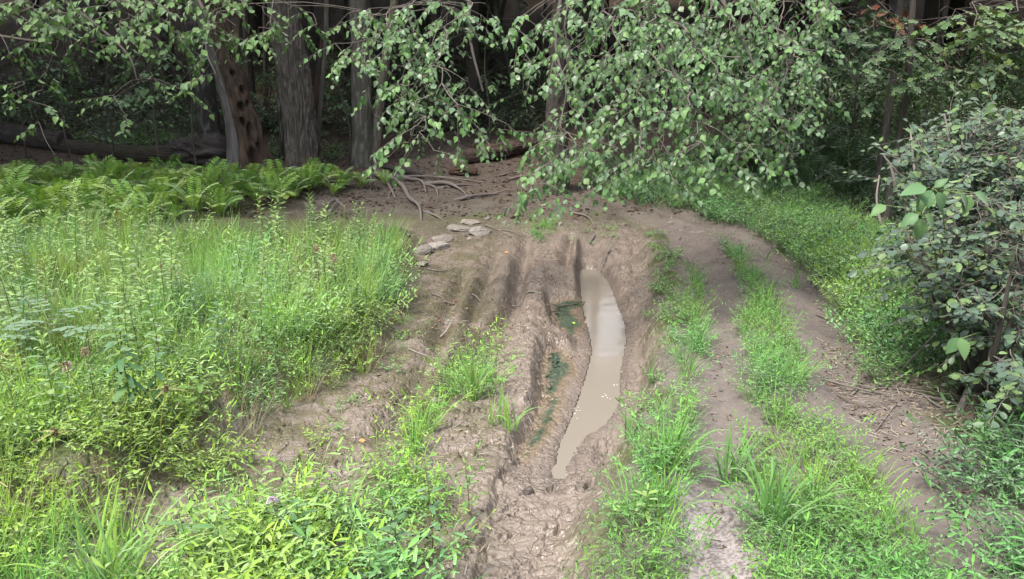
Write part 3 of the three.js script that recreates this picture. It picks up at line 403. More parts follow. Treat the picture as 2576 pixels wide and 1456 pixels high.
{ // the tree that hangs over the hollow
  const base0 = gp(1402, 402), d0 = 11.6, G = new THREE.Group(); G.position.set(onPlane(1402, 402, d0).x, 0, -d0); G.position.y = H(G.position.x, -d0); const o = G.position;
  const loc = p => p.clone().sub(o);
  woodyTrunk('trunk', [V(0, -0.2, 0), V(-0.02, 1, 0.02), V(0.02, 2.4, 0.1), V(0.1, 4.2, 0.4), V(0.3, 7.5, 0.8)], [0.21, 0.165, 0.15, 0.13, 0.06], { seg: 36, n: 100, depth: 0.16, freq: 9, col: [0.065, 0.056, 0.05], lichen: 0.1, seed: 51 }, G);
  const top = o.clone().add(V(0.1, 4.3, 0.4)), hubs = [];
  const limbs = [[at(1250, -240, 8.5), at(1120, -90, 6.8), at(1020, 30, 6.3)], [at(1480, -300, 8.6), at(1500, -120, 7), at(1520, 10, 6.4)], [at(1700, -320, 8.6), at(1760, -100, 6.9), at(1850, 60, 6.3), at(1900, 170, 6.0)], [at(1900, -320, 9), at(2020, -100, 7.4), at(2060, 60, 6.9)], [at(1560, -120, 8.6), at(1640, 60, 7.2), at(1700, 190, 6.7), at(1750, 290, 6.5)], [at(1420, -60, 9), at(1400, 130, 7.6), at(1440, 260, 7.2)], [at(1200, -150, 9), at(1180, 0, 7.2), at(1185, 110, 6.9), at(1215, 230, 6.8)]];
  for (const l of limbs) { const pts = spline([top.clone().add(rand3(R4, 0.25)), ...l], 24); const mb = new MB(); mb.tube(pts.map(loc), pts.map((_, i) => lerp(0.045, 0.008, Math.pow(i / 24, 0.6))), 8, [0.07, 0.062, 0.056]); mesh('limb', mb.geo(), woodMat, G); for (let i = 8; i <= 24; i += 2) hubs.push(pts[i]); }
  const D = 6.3, S = sprays([
    [1500, 30, 190, 75, D, 1.2], [1750, 40, 220, 85, D], [1990, 50, 130, 90, D + .5], [1480, 150, 150, 80, D, 1.05], [1700, 160, 190, 100, D - .2, 1.15], [1920, 170, 160, 110, D], [2020, 235, 80, 60, D + .3],
    [1590, 265, 170, 65, D - .2], [1830, 275, 170, 90, D - .2, 1.1], [1985, 310, 90, 50, D + .2, .8], [1440, 325, 120, 70, D, .9], [1610, 365, 170, 60, D - .3, .85], [1840, 355, 150, 75, D - .2, 1.0], [1940, 380, 90, 50, D, .8],
    [1400, 395, 95, 42, D - .3, .9], [1540, 400, 120, 45, D - .4, .9], [1690, 395, 80, 55, D - .5, 1.0], [1820, 415, 70, 35, D - .3, .9], [1365, 445, 55, 45, D - .5, .9], [1425, 495, 34, 28, D - .6, .9], [1675, 415, 45, 45, D - .5], [1714, 455, 24, 40, D - .6, 1.0], [1338, 472, 30, 45, D - .6, 1.1], [1500, 445, 60, 30, D - .4, .7],
    [1000, 140, 125, 110, D + .3, .75], [1070, 50, 150, 65, D + .4, .95], [1165, 50, 85, 50, D + .4, .6], [1000, 260, 85, 60, D + .2, .8], [1090, 245, 110, 60, D + .1, .8], [1010, 365, 75, 55, D, .8], [1180, 290, 75, 50, D, .55], [1235, 345, 60, 45, D - .1, .7], [1125, 385, 35, 40, D - .2, .8], [1160, 180, 50, 80, D + .2, .3], [900, 110, 60, 90, D + .8, .4], [1325, 110, 34, 50, D, .4], [1315, 55, 34, 40, D, .5],
    [1700, 240, 300, 200, D + 1.0, .35], [1900, 120, 200, 130, D + 1.1, .4], [1550, 120, 180, 120, D + 1.0, .35]], { leaf: 0.074, per: 9, cover: 1.5, droop: 0.5, flat: 0.4, twig: 0.34 });
  linkUp(S.roots, hubs, S.twigs); const tw = S.twigs.geo(); tw.translate(-o.x, -o.y, -o.z); mesh('twigs', tw, twigMat, G).userData.kind = 'stuff';
  hang(G, S.leaves, ovate, [leafMat(0.065, 0.165, 0.035, { coat: 0.6 }), leafMat(0.045, 0.115, 0.03, { coat: 0.7 }), leafMat(0.09, 0.195, 0.045, { coat: 0.5 }), leafMat(0.07, 0.15, 0.06, { coat: 1 })]);
  crown(G, V(0.4, 8.2, 1.0), 3.4, 3.0, 420, R4);
  tag(G, 'overhanging_tree', 'tree whose glossy leafy branches droop over the muddy hollow and puddle', 'tree');
}
{ // the tree at the field's edge whose lowest boughs reach in from the side
  const G = new THREE.Group(); G.position.set(-6.6, 0, -8.6); G.position.y = H(-6.6, -8.6); const o = G.position, loc = p => p.clone().sub(o);
  woodyTrunk('trunk', [V(0, -0.3, 0), V(0.05, 2, 0), V(0.1, 5, 0), V(0, 9, 0)], [0.24, 0.18, 0.14, 0.05], { seg: 20, n: 40, seed: 52 }, G);
  const hubs = [], top = o.clone().add(V(0.1, 3.6, 0));
  for (const l of [[at(-100, -160, 8), at(150, -60, 7.2), at(330, 10, 7)], [at(100, -220, 8.5), at(450, -90, 7.6), at(620, 10, 7.4)], [at(-200, 60, 8), at(0, 90, 7.4), at(130, 110, 7.2)], [at(0, -100, 9), at(240, 60, 8.4), at(330, 150, 8.2), at(345, 200, 8.2)], [at(300, -160, 9), at(520, 40, 8), at(520, 130, 7.9), at(545, 190, 7.8)]]) { const pts = spline([top.clone().add(rand3(R4, 0.3)), ...l], 22), mb = new MB(); mb.tube(pts.map(loc), pts.map((_, i) => lerp(0.04, 0.007, Math.pow(i / 22, 0.6))), 8, [0.07, 0.06, 0.054]); mesh('limb', mb.geo(), woodMat, G); for (let i = 8; i <= 22; i += 2) hubs.push(pts[i]); }
  const S = sprays([[60, 35, 130, 55, 7.2, 1.1], [250, 35, 170, 55, 7.2, 1.2], [430, 55, 170, 50, 7.2, 1.2], [600, 60, 110, 55, 7.2, 1.1], [300, -20, 420, 50, 7.4, .8], [555, 190, 60, 22, 7.4, 1.0], [520, 140, 40, 25, 7.5, .4], [110, 120, 110, 45, 7.4, .7], [250, 135, 90, 30, 7.6, .4], [85, 215, 70, 25, 7.4, .6], [110, 275, 35, 22, 7.6, .4], [340, 100, 130, 30, 7.6, .4], [130, 205, 120, 40, 8.6, .22], [350, 225, 130, 35, 8.6, .22], [460, 200, 60, 50, 8.4, .2], [130, 320, 36, 28, 7.8, .4], [185, 385, 50, 22, 7.8, .5], [310, 275, 30, 25, 8.2, .35], [30, 10, 60, 40, 6.5, .9], [830, 45, 130, 50, 8.2, .6], [880, 110, 60, 70, 8.4, .5], [690, 40, 90, 40, 7.9, .5]], { leaf: 0.09, per: 9, cover: 1.25, droop: 0.35, flat: 0.75, twig: 0.4, deep: 0.45 });
  linkUp(S.roots, hubs, S.twigs); const tw = S.twigs.geo(); tw.translate(-o.x, -o.y, -o.z); mesh('twigs', tw, twigMat, G).userData.kind = 'stuff';
  hang(G, S.leaves, ovate, [leafMat(0.07, 0.15, 0.035, { coat: 0.25 }), leafMat(0.055, 0.12, 0.03, { coat: 0.25 }), leafMat(0.085, 0.165, 0.04, { coat: 0.2 }), leafMat(0.05, 0.11, 0.035, { coat: 0.3 })]);
  crown(G, V(0.2, 7.6, -0.3), 2.2, 2.2, 60, R4);
  tag(G, 'edge_tree', 'tree reaching broad green boughs across the shaded trunks and fallen log', 'tree');
}
const lobed = (() => { const mb = new MB(); for (const [a, l] of [[0, 1], [0.75, 0.8], [-0.75, 0.8], [1.5, 0.5], [-1.5, 0.5]]) leafInto(mb, new THREE.Matrix4().makeRotationZ(a).scale(V(l, l, l)), { w: 0.42, rows: 3, fold: 0.12, bend: 0.3, widest: 0.55 }); return mb.geo(); })();
function mapleAt(x, d, y0, blobs, label, mats, hgt, o2 = {}) {
  const G = new THREE.Group(); G.position.set(x, H(x, -d), -d); const o = G.position, loc = p => p.clone().sub(o), hubs = [];
  woodyTrunk('trunk', [V(0, -0.2, 0), V(0.06, hgt * 0.4, 0), V(-0.04, hgt * 0.75, 0.05), V(0.05, hgt, 0)], [0.055, 0.045, 0.03, 0.012], { seg: 10, n: 30, depth: 0.06, col: [0.1, 0.09, 0.08], seed: 70 + x }, G);
  for (let i = 3; i <= 10; i++) hubs.push(o.clone().add(V(0.02, hgt * i / 10, 0)));
  const S = sprays(blobs, { leaf: 0.12, per: 6, cover: 1.6, droop: 0.25, flat: 0.9, twig: 0.4, deep: 0.5, kinds: mats.length, ...o2 });
  linkUp(S.roots, hubs, S.twigs); const tw = S.twigs.geo(); tw.translate(-o.x, -o.y, -o.z); mesh('twigs', tw, twigMat, G).userData.kind = 'stuff';
  hang(G, S.leaves, [lobed], mats, { most: 120 });
  tag(G, 'young_maple', label, 'tree');
}
const mapleM = [leafMat(0.05, 0.11, 0.035), leafMat(0.065, 0.13, 0.035), leafMat(0.04, 0.09, 0.035)];
mapleAt(onPlane(2260, 290, 9.6).x, 9.6, 0, [[2240, 120, 100, 60, 9, .9], [2290, 180, 110, 55, 8.8, .8], [2130, 100, 100, 70, 9.3, .8], [2160, 40, 110, 50, 9.3, .8], [2180, 230, 60, 40, 9.2, .35], [2110, 190, 60, 50, 9.3, .4]], 'young maple with spreading green lobed leaves in the shade', mapleM, 4.2);
mapleAt(onPlane(2580, 240, 8.6).x, 8.6, 0, [[2480, 60, 110, 55, 8, 1], [2540, 30, 90, 50, 8, .9], [2430, 110, 60, 30, 8.2, .6], [2520, 140, 80, 50, 8.3, .6], [2400, 150, 50, 25, 8.4, .6], [2350, 30, 60, 40, 8.6, .5]], 'young maple with bright yellow green leaves over the leafy shrub', [leafMat(0.075, 0.15, 0.035), leafMat(0.10, 0.16, 0.03), leafMat(0.055, 0.12, 0.035)], 4.4);
mapleAt(onPlane(2226, 270, 10.6).x, 10.6, 0, [[2225, 22, 70, 24, 10, .9], [2270, 50, 45, 22, 10, .9]], 'small maple with turning orange red leaves high in the shade', [leafMat(0.22, 0.09, 0.03), leafMat(0.16, 0.11, 0.03), leafMat(0.25, 0.07, 0.03)], 5.0);
// understorey saplings, dim in the wood
const simpleLeaf = [ovate[0]];
const underM = [leafMat(0.085, 0.16, 0.06), leafMat(0.07, 0.14, 0.06)];
[[380, 210, 12, 'sapling with flat dim sprays above the mossy ground'], [260, 260, 13.5, 'dim leafy sapling over the fallen log'], [150, 120, 13, 'leafy sapling in the dark behind the left boughs'], [470, 180, 12.5, 'dim sapling left of the old lichened trunk'], [860, 200, 13.5, 'sapling between furrowed trunk and pale trunk'], [1060, 120, 14, 'dim leafy sapling behind the left hanging sprays'], [1230, 150, 15, 'dark sapling in the gap beside the crooked stem'], [2060, 150, 12.5, 'dim sapling at the edge of the hanging foliage'], [2180, 160, 13, 'grey green sapling behind the young maples'], [2340, 150, 12.5, 'shaded sapling left of the forked trunk'], [2480, 190, 12, 'shaded sapling right of the forked trunk'], [2560, 130, 13, 'dim sapling behind the bright maple'], [1420, 200, 14, 'dim sapling behind the overhanging trunk'], [30, 200, 14, 'dim sapling far above the end of the fallen log'], [330, 270, 15.5, 'low dim shrub behind the middle of the fallen log'], [100, 250, 16, 'dim leafy shrub beyond the start of the long log'], [590, 250, 16, 'dim shrub seen between snag and lichened trunk'], [680, 260, 16.5, 'low dim shrub between snag and furrowed trunk'], [850, 290, 16, 'low dim shrub right of the furrowed trunk'], [1010, 300, 17, 'low dim shrub left of the crooked sapling'], [1130, 270, 17.5, 'dim shrub at the back of the path'], [1250, 280, 16.5, 'dim shrub beside the crooked sapling'], [1370, 290, 16, 'low dim shrub behind the overhanging trunk'], [1560, 300, 16, 'dim shrub behind the lowest hanging leaves'], [230, 130, 18, 'far dim sapling high on the wooded slope'], [760, 110, 18, 'far dim sapling above the furrowed trunk'], [1120, 60, 18, 'far dim sapling above the back of the path'], [430, 60, 17, 'far dim sapling behind the upper left boughs'], [1300, 60, 18, 'far dim sapling in the gap of the hanging leaves']].forEach(([px, py, d, label], i) => {
  const p = onPlane(px, py, d), G = new THREE.Group(); G.position.set(p.x, H(p.x, -d), -d); const o = G.position, loc = q => q.clone().sub(o), hgt = p.y - o.y + 1;
  woodyTrunk('trunk', [V(0, -0.2, 0), V(0.12 * Math.sin(i * 2.1), hgt * 0.25, 0.05), V(-0.1 * Math.sin(i * 3.3), hgt * 0.55, 0), V(0.16 * Math.sin(i), hgt * 0.8, 0), V(0.0, hgt, 0)], [0.019, 0.016, 0.013, 0.01, 0.005], { seg: 8, n: 24, depth: 0.05, col: [0.12, 0.11, 0.095], seed: 90 + i }, G);
  const hubs = [3, 5, 7, 9].map(k => o.clone().add(V(0.04, hgt * k / 10, 0)));
  const S = sprays([[px, py, 130, 70, d, px > 1900 ? .7 : .28], [px + 60, py - 70, 120, 50, d + .3, px > 1900 ? .6 : .25], [px - 70, py + 60, 90, 40, d - .3, px > 1900 ? .5 : .2]], { leaf: 0.13, per: 7, cover: 0.9, droop: 0.2, flat: 0.95, twig: 0.5, deep: 0.8, kinds: 2 });
  linkUp(S.roots, hubs, S.twigs); const tw = S.twigs.geo(); tw.translate(-o.x, -o.y, -o.z); mesh('twigs', tw, twigMat, G).userData.kind = 'stuff';
  hang(G, S.leaves, simpleLeaf, underM, { most: 0 });
  tag(G, 'sapling', label, 'sapling');
});
{ // the big shrub beside the path
  const foot = gp(2452, 1040), G = new THREE.Group(); G.position.set(foot.x, H(foot.x, foot.z), foot.z); const o = G.position, loc = p => p.clone().sub(o), hubs = [];
  const stems = [[2420, 900, 4.3, 2300, 620, 4.5], [2440, 880, 4.3, 2400, 560, 4.4], [2480, 860, 4.2, 2480, 520, 4.3], [2520, 880, 4.1, 2590, 560, 4.2], [2470, 900, 4.5, 2330, 760, 5.0], [2400, 860, 4.6, 2320, 700, 5.0], [2500, 900, 4.0, 2540, 700, 3.8], [2480, 800, 4.6, 2420, 400, 5.0], [2540, 820, 4.5, 2560, 380, 4.9], [2450, 840, 4.9, 2340, 480, 5.5], [2600, 860, 4.4, 2680, 600, 4.6]];
  stems.forEach(([ax, ay, ad, bx, by, bd], i) => { const p0 = o.clone().add(V((R4() - 0.5) * 0.22, -0.1, (R4() - 0.5) * 0.22)), a = at(ax, ay, ad), b = at(bx, by, bd), e = b.clone().add(V(b.x - a.x, Math.abs(b.y - a.y) * 0.5, b.z - a.z).multiplyScalar(0.18)); const pts = spline([p0, a, b, e], 26), mb = new MB(); mb.tube(pts.map(loc), pts.map((_, k) => lerp(0.02, 0.003, k / 26)), 8, [0.06, 0.052, 0.047]); mesh('stem', mb.geo(), woodMat, G); for (let k = 6; k <= 26; k += 2) hubs.push(pts[k]); });
  const ov = { leaf: 0.07, per: 11, cover: 6.2, droop: 0.1, flat: 0.55, twig: 0.3, deep: 0.5 };
  const S = sprays([[2420, 350, 110, 60, 5.4, .9], [2520, 330, 90, 60, 5.2, 1], [2345, 420, 80, 70, 5.6, .8], [2440, 430, 140, 70, 5.0, 1.1], [2540, 440, 80, 80, 4.8, 1.1], [2360, 520, 90, 60, 5.1, .8], [2470, 540, 130, 70, 4.6, 1.1], [2340, 590, 80, 50, 4.9, .8], [2420, 640, 150, 70, 4.5, 1.1], [2560, 640, 90, 90, 4.3, 1.1], [2350, 690, 80, 50, 4.8, .7], [2450, 735, 110, 60, 4.4, 1.0], [2550, 770, 90, 80, 4.2, 1.1], [2400, 780, 70, 40, 4.6, .6], [2530, 815, 60, 50, 4.3, .8], [2555, 890, 70, 80, 4.1, 1], [2575, 930, 40, 50, 4.0, .7], [2560, 1010, 50, 60, 4.0, .7], [2270, 480, 40, 60, 5.6, .35], [2500, 600, 130, 200, 5.0, .35], [2285, 640, 40, 35, 5.0, .5]], ov);
  linkUp(S.roots, hubs, S.twigs, -1); const tw = S.twigs.geo(); tw.translate(-o.x, -o.y, -o.z); mesh('twigs', tw, twigMat, G).userData.kind = 'stuff';
  const shrubLeaf = [{ w: 0.5, fold: 0.3, bend: 0.5 }, { w: 0.42, fold: 0.15, bend: 0.2 }, { w: 0.4, fold: 0.55, bend: 0.9 }, { w: 0.55, fold: 0.2, bend: -0.4, wave: 0.2 }].map(q => leafGeo({ rows: 5, widest: 0.5, tip: 1.1, ...q }));
  { const T = sprays([[2440, 330, 150, 40, 5.3, 1], [2330, 400, 110, 50, 5.5, .8], [2530, 350, 70, 60, 5.0, 1], [2450, 430, 130, 50, 4.9, .7], [2350, 560, 90, 40, 4.9, .5], [2560, 640, 60, 80, 4.2, .5], [2430, 720, 100, 50, 4.3, .4], [2540, 800, 60, 60, 4.0, .4]], { leaf: 0.08, per: 9, cover: 1.6, droop: -0.45, flat: 0.3, twig: 0.36, deep: 0.4 }); for (const l of T.leaves) { l.k = R4() < 0.4 ? 3 : R4() < 0.6 ? 4 : 1; S.leaves.push(l); } const t2 = T.twigs.geo(); t2.translate(-o.x, -o.y, -o.z); mesh('twigs', t2, twigMat, G).userData.kind = 'stuff'; }
  hang(G, S.leaves, shrubLeaf, [leafMat(0.035, 0.072, 0.042, { coat: 0.5, through: 0.15 }), leafMat(0.045, 0.09, 0.045, { coat: 0.5, through: 0.15 }), leafMat(0.03, 0.062, 0.042, { coat: 0.6, through: 0.15 }), leafMat(0.095, 0.17, 0.05, { coat: 0.4 }), leafMat(0.06, 0.12, 0.065, { coat: 1 })]);
  tag(G, 'leafy_shrub', 'big dark glossy shrub with crooked stems leaning towards the dirt path', 'shrub');
}

// ---------------------------------------------------------------- grasses, herbs, ferns
const R5 = rngOf(505);
const matte = (r, g, b, rough = 0.95) => new THREE.MeshStandardMaterial({ color: C(r, g, b), roughness: rough, side: THREE.DoubleSide });
const grassMat = (r, g, b, t = 0.42) => new THREE.MeshPhysicalMaterial({ color: C(r, g, b), vertexColors: true, roughness: 1, transmission: t, thickness: 0, side: THREE.DoubleSide });
// a sprig clump: arching stems with narrow leaves set alternately
function stiltClump(rng, { stems = 8, h = 0.2, spread = 0.13, leaf = 0.062, lw = 0.155, per = 5, lie = 0.5 } = {}) {
  const mb = new MB();
  for (let s = 0; s < stems; s++) { const az = rng() * 6.283, hh = h * (0.5 + 0.7 * rng()), r0 = spread * Math.sqrt(rng()); let p = V(Math.cos(az * 3.3) * r0, -0.01, Math.sin(az * 3.3) * r0); const d = V(Math.cos(az) * 0.45, 1, Math.sin(az) * 0.45).normalize(); const pts = [p.clone()];
    for (let i = 0; i < per; i++) { d.x += Math.cos(az) * 0.18 * lie + (rng() - 0.5) * 0.2; d.z += Math.sin(az) * 0.18 * lie + (rng() - 0.5) * 0.2; d.normalize(); p = p.clone().addScaledVector(d, hh / per * 1.2); pts.push(p);
      const la = az + (i % 2 ? 1.3 : -1.3) + (rng() - 0.5) * 1.2, ax = V(Math.cos(la), 0.35 - 0.4 * rng(), Math.sin(la)).normalize(), L = leaf * (0.65 + 0.6 * rng()), k = 0.85 + 0.3 * rng();
      if (i > 0) leafInto(mb, basis(p, ax, V((rng() - 0.5) * 0.5, 1, (rng() - 0.5) * 0.5), L), { w: lw, rows: 3, fold: 0.2, bend: 0.5 + 0.4 * rng(), widest: 0.35, tip: 1, col: [k, k, k * 0.9], rib: 1.1 });
      if (i === per - 1) leafInto(mb, basis(p, d.clone().add(V(0, 0.2, 0)).normalize(), V(rng() - 0.5, 0.6, rng() - 0.5), L), { w: lw, rows: 3, fold: 0.2, bend: 0.5, widest: 0.35, col: [1.1, 1.08, 0.9] }); }
    mb.tube(pts, pts.map(() => 0.0012), 3, [0.9, 0.85, 0.7], false); }
  return mb.geo();
}
function bladeClump(rng, { n = 16, h = 0.28, spread = 0.05, w = 0.006, droop = 1.2, seg = 5 } = {}) { const mb = new MB(); for (let i = 0; i < n; i++) { const az = rng() * 6.283, t = rng(), k = 0.8 + 0.4 * rng(); bladeInto(mb, V(Math.cos(az) * spread * rng(), -0.01, Math.sin(az) * spread * rng()), V(Math.cos(az) * (0.15 + 0.6 * t), 1, Math.sin(az) * (0.15 + 0.6 * t)), h * (0.5 + 0.7 * rng()), w * (0.7 + 0.6 * rng()), droop * (0.5 + rng()), seg, [k, k, k * 0.95]); } return mb.geo(); }
const stilt = [1, 2, 3, 4].map(k => stiltClump(rngOf(k), {})), stiltBig = [5, 6, 7].map(k => stiltClump(rngOf(k), { leaf: 0.088, h: 0.25, spread: 0.12, stems: 9, per: 6, lw: 0.15 })), stiltLow = [8, 9, 10].map(k => stiltClump(rngOf(k), { leaf: 0.052, h: 0.09, stems: 8, per: 4, lie: 0.9, lw: 0.26 }));
const blades = [11, 12, 13].map(k => bladeClump(rngOf(k))), bladesFine = [14, 15].map(k => bladeClump(rngOf(k), { n: 22, h: 0.42, spread: 0.09, w: 0.0042, droop: 0.9 }));
function carpet(name, label, category, poly, mats, sets, { per = 90, h = 0.2, patch = 0.25, soft = 0.12, sMin = 0.75, sMax = 1.25, cap = 9000, tint = [1, 1, 1], jit = 0.18, seed = 1, near = null, hole = null } = {}) {
  const L = new Line2(poly, h), n = Math.min(cap, Math.round(L.area() * per)), G = new THREE.Group(), lists = sets.map(() => [[], []]);
  for (let i = 0; i < n; i++) { const [x, d] = L.sample(R5); const dens = 0.5 + 0.5 * N2(x * 1.6 + seed * 7, d * 1.6) + 0.35 * N2b(x * 4.5, d * 4.5 + seed); if (dens < patch + 0.25 * (R5() - 0.5)) continue; if (soft && L.sdf(x, d, 1) < soft * R5() * R5() * 1.5) continue; if (d < 1.2) continue; if (hole && hole(x, d)) continue;
    if (name !== 'algae_weed' && d < 12 && (PUD.sdf(x, d, 0.3) > -0.06)) continue;
    const y = H(x, -d), s = lerp(sMin, sMax, R5()) * (0.8 + 0.3 * clamp(dens)), q = Math.floor(R5() * sets.length), M = new THREE.Matrix4().makeRotationFromEuler(new THREE.Euler((R5() - 0.5) * 0.3, R5() * 6.283, (R5() - 0.5) * 0.3)).scale(V(s, s, s)).setPosition(x, y, -d);
    const k = 1 + jit * (2 * R5() - 1) + 0.16 * N2(x * 0.9, d * 0.9), yel = 1 + 0.22 * N2b(x * 0.7 + seed, d * 0.7) + 0.14 * (R5() - 0.5); lists[q][0].push(M); lists[q][1].push(C(tint[0] * k * yel, tint[1] * k, tint[2] * k / yel)); }
  lists.forEach(([ms, cs], q) => { if (ms.length) inst('blades', sets[q][0], mats[sets[q][1] ?? 0], ms, cs, G); });
  return tag(G, name, label, category, null, 'stuff');
}
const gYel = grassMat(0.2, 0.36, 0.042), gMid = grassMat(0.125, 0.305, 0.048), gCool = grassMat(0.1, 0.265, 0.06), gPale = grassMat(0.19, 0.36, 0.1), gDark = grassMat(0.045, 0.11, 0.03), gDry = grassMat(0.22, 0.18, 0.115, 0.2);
const offTrack = (x, d) => WHEEL_L.near(x, d, 0.6).d < 0.16 + 0.07 * N2(x * 3, d * 2) || WHEEL_R.near(x, d, 0.6).d < 0.07 + 0.12 * N2b(x * 3, d * 2);
const mats = [gYel, gMid, gCool, gPale, gDark, gDry];
const S_ = (arr, m) => arr.map(g => [g, m]);
carpet('meadow_grass', 'tall tangled pale green meadow grass on the bank behind the yellow sprigs', 'meadow', [[-700, 960], [-700, 560], [0, 610], [420, 608], [720, 612], [900, 596], [1028, 618], [1018, 680], [990, 740], [950, 810], [870, 850], [700, 880], [560, 900], [300, 920]], mats, [...S_(bladesFine, 3), ...S_(bladesFine, 0), ...S_(bladesFine, 3), ...S_(bladesFine, 0), ...S_(blades, 0), ...S_(stilt.slice(0, 2), 0), ...S_(stilt.slice(2), 3), ...S_(stiltBig, 3), [bladesFine[0], 5]], { per: 88, h: 0.24, patch: 0.08, sMin: 0.8, sMax: 1.25 });
carpet('stilt_grass', 'bright yellow green leafy grass covering the edge of the meadow bank', 'grass', [[700, 830], [880, 800], [955, 770], [940, 825], [880, 865], [810, 905], [720, 945], [630, 985], [540, 1020], [460, 1070], [300, 1130], [-400, 1200], [-400, 960], [200, 930], [560, 890]], mats, [...S_(stilt, 0), ...S_(stilt, 0), ...S_(stilt, 3), [bladesFine[1], 0]], { per: 135, h: 0.24, patch: 0.05, seed: 2 });
carpet('stilt_grass', 'low yellow green leafy grass thinly covering the brown slope below the bank', 'grass', [[470, 1090], [560, 1085], [640, 1120], [600, 1190], [440, 1230], [330, 1300], [150, 1380], [-500, 1456], [-500, 1100], [200, 1130]], mats, [...S_(stiltLow, 0), ...S_(stilt, 0)], { per: 115, h: 0.1, patch: 0.5, seed: 3, sMin: 0.8, sMax: 1.2 });
carpet('stilt_grass', 'low yellow green grass at the foot of the star topped sedges', 'grass', [[-400, 1080], [200, 1090], [300, 1170], [180, 1320], [-400, 1420]], mats, [...S_(stilt, 0), ...S_(stiltLow, 0), [bladesFine[0], 0]], { per: 150, h: 0.12, patch: -0.6, seed: 24 });
carpet('stilt_grass', 'large leaved pale green grass clump at the near edge by the mud lane', 'grass', [[470, 1300], [600, 1260], [760, 1235], [900, 1230], [1000, 1290], [1040, 1380], [1060, 1600], [430, 1600], [400, 1420]], mats, [...S_(stiltBig, 3), ...S_(stiltBig, 0), ...S_(stiltBig, 3)], { per: 105, h: 0.12, patch: 0.08, seed: 4, tint: [1, 1.05, 1] });
carpet('grass_blades', 'mixed long blades and leafy grass beside the near mossy mud', 'grass', [[-500, 1330], [180, 1330], [330, 1300], [420, 1400], [440, 1600], [-500, 1600]], mats, [...S_(bladesFine, 0), ...S_(stilt, 0), ...S_(blades, 1)], { per: 95, h: 0.1, patch: 0.15, seed: 5, sMin: 0.9, sMax: 1.3 });
carpet('verge_grass', 'leafy green grass strip between the puddle bank and the near wheel track', 'grass', [[1735, 655], [1770, 700], [1775, 850], [1775, 1000], [1760, 1130], [1740, 1230], [1735, 1330], [1740, 1650], [1400, 1650], [1480, 1380], [1560, 1260], [1640, 1120], [1690, 960], [1700, 800]], mats, [...S_(stilt, 1), ...S_(stilt.slice(0, 2), 2), [blades[0], 1], [blades[1], 2], [blades[2], 1], [blades[0], 0]], { per: 200, h: 0.17, patch: -0.3, seed: 6, sMin: 0.6, sMax: 1.02, hole: offTrack });
carpet('verge_grass', 'sparse grass sprigs creeping down the dark rough bank to the puddle', 'grass', [[1640, 600], [1720, 660], [1700, 800], [1680, 960], [1600, 1120], [1500, 1330], [1440, 1600], [1350, 1600], [1450, 1300], [1560, 1100], [1620, 950], [1640, 800], [1625, 660]], mats, [...S_(stiltLow, 2), ...S_(stiltLow, 1), [blades[2], 2]], { per: 60, h: 0.1, patch: 0.5, seed: 7, sMin: 0.6, sMax: 1.1 });
carpet('median_grass', 'green grass strip growing between the two wheel tracks', 'grass', [[1800, 605], [1840, 620], [1905, 690], [1960, 770], [2000, 850], [2030, 950], [2060, 1050], [2110, 1130], [2250, 1220], [2330, 1330], [2420, 1456], [2480, 1650], [1880, 1650], [1865, 1456], [1850, 1200], [1855, 1000], [1850, 860], [1860, 780], [1880, 740], [1850, 690]], mats, [...S_(stilt, 1), ...S_(stilt.slice(0, 2), 2), ...S_(stiltLow, 1), [blades[1], 1], [blades[2], 1], [blades[0], 0]], { per: 200, h: 0.16, patch: -0.3, seed: 8, sMin: 0.6, sMax: 1.02, hole: offTrack });
carpet('verge_grass', 'lush green grass bank on the far side of the wheel tracks', 'grass', [[1480, 445], [1600, 440], [1800, 430], [2000, 450], [2150, 520], [2300, 640], [2420, 800], [2500, 940], [2300, 960], [2200, 930], [2130, 830], [2080, 740], [2010, 660], [1930, 600], [1820, 545], [1680, 500], [1540, 470]], mats, [...S_(stilt, 1), ...S_(stilt, 2), ...S_(stilt, 2), ...S_(stilt, 4), [blades[0], 1], [blades[2], 2]], { per: 125, h: 0.15, patch: 0.08, seed: 9, sMin: 0.9, sMax: 1.45 });
carpet('verge_grass', 'bright yellow green leafy grass before the dark shrub by the far track', 'grass', [[1940, 600], [2120, 560], [2280, 660], [2400, 800], [2440, 920], [2300, 950], [2200, 920], [2135, 830], [2085, 740], [2015, 660]], mats, [...S_(stilt, 0), ...S_(stilt, 1), ...S_(stilt, 3)], { per: 90, h: 0.15, patch: 0.05, seed: 21, sMin: 1, sMax: 1.4 });
carpet('verge_grass', 'flattened sparse grass under the shrub by the fallen twigs', 'grass', [[2150, 900], [2380, 900], [2480, 960], [2400, 1040], [2250, 1010], [2130, 970]], mats, [...S_(stiltLow, 2), ...S_(stilt, 2)], { per: 80, h: 0.1, patch: 0.35, seed: 10, sMin: 0.7, sMax: 1.1 });
carpet('verge_grass', 'dark leafy grass below the shrub at the edge of the dirt', 'grass', [[2450, 1130], [2520, 1060], [2800, 1000], [2900, 1700], [2600, 1700], [2500, 1456], [2430, 1330], [2380, 1220]], mats, [...S_(stiltBig, 2), ...S_(stiltBig, 4), ...S_(stilt, 2)], { per: 105, h: 0.12, patch: 0.12, seed: 11 });
carpet('grass_sprigs', 'scattered seedling sprigs on the mossy mud lane', 'grass', [[900, 860], [980, 760], [1040, 690], [1110, 700], [1100, 800], [1060, 900], [1000, 1000], [900, 1090], [760, 1180], [600, 1260], [500, 1330], [440, 1290], [620, 1150], [760, 1030]], mats, [...S_(stiltLow, 1), ...S_(stiltLow, 0), [blades[0], 1]], { per: 26, h: 0, patch: 0.42, seed: 12, sMin: 0.4, sMax: 0.9 });
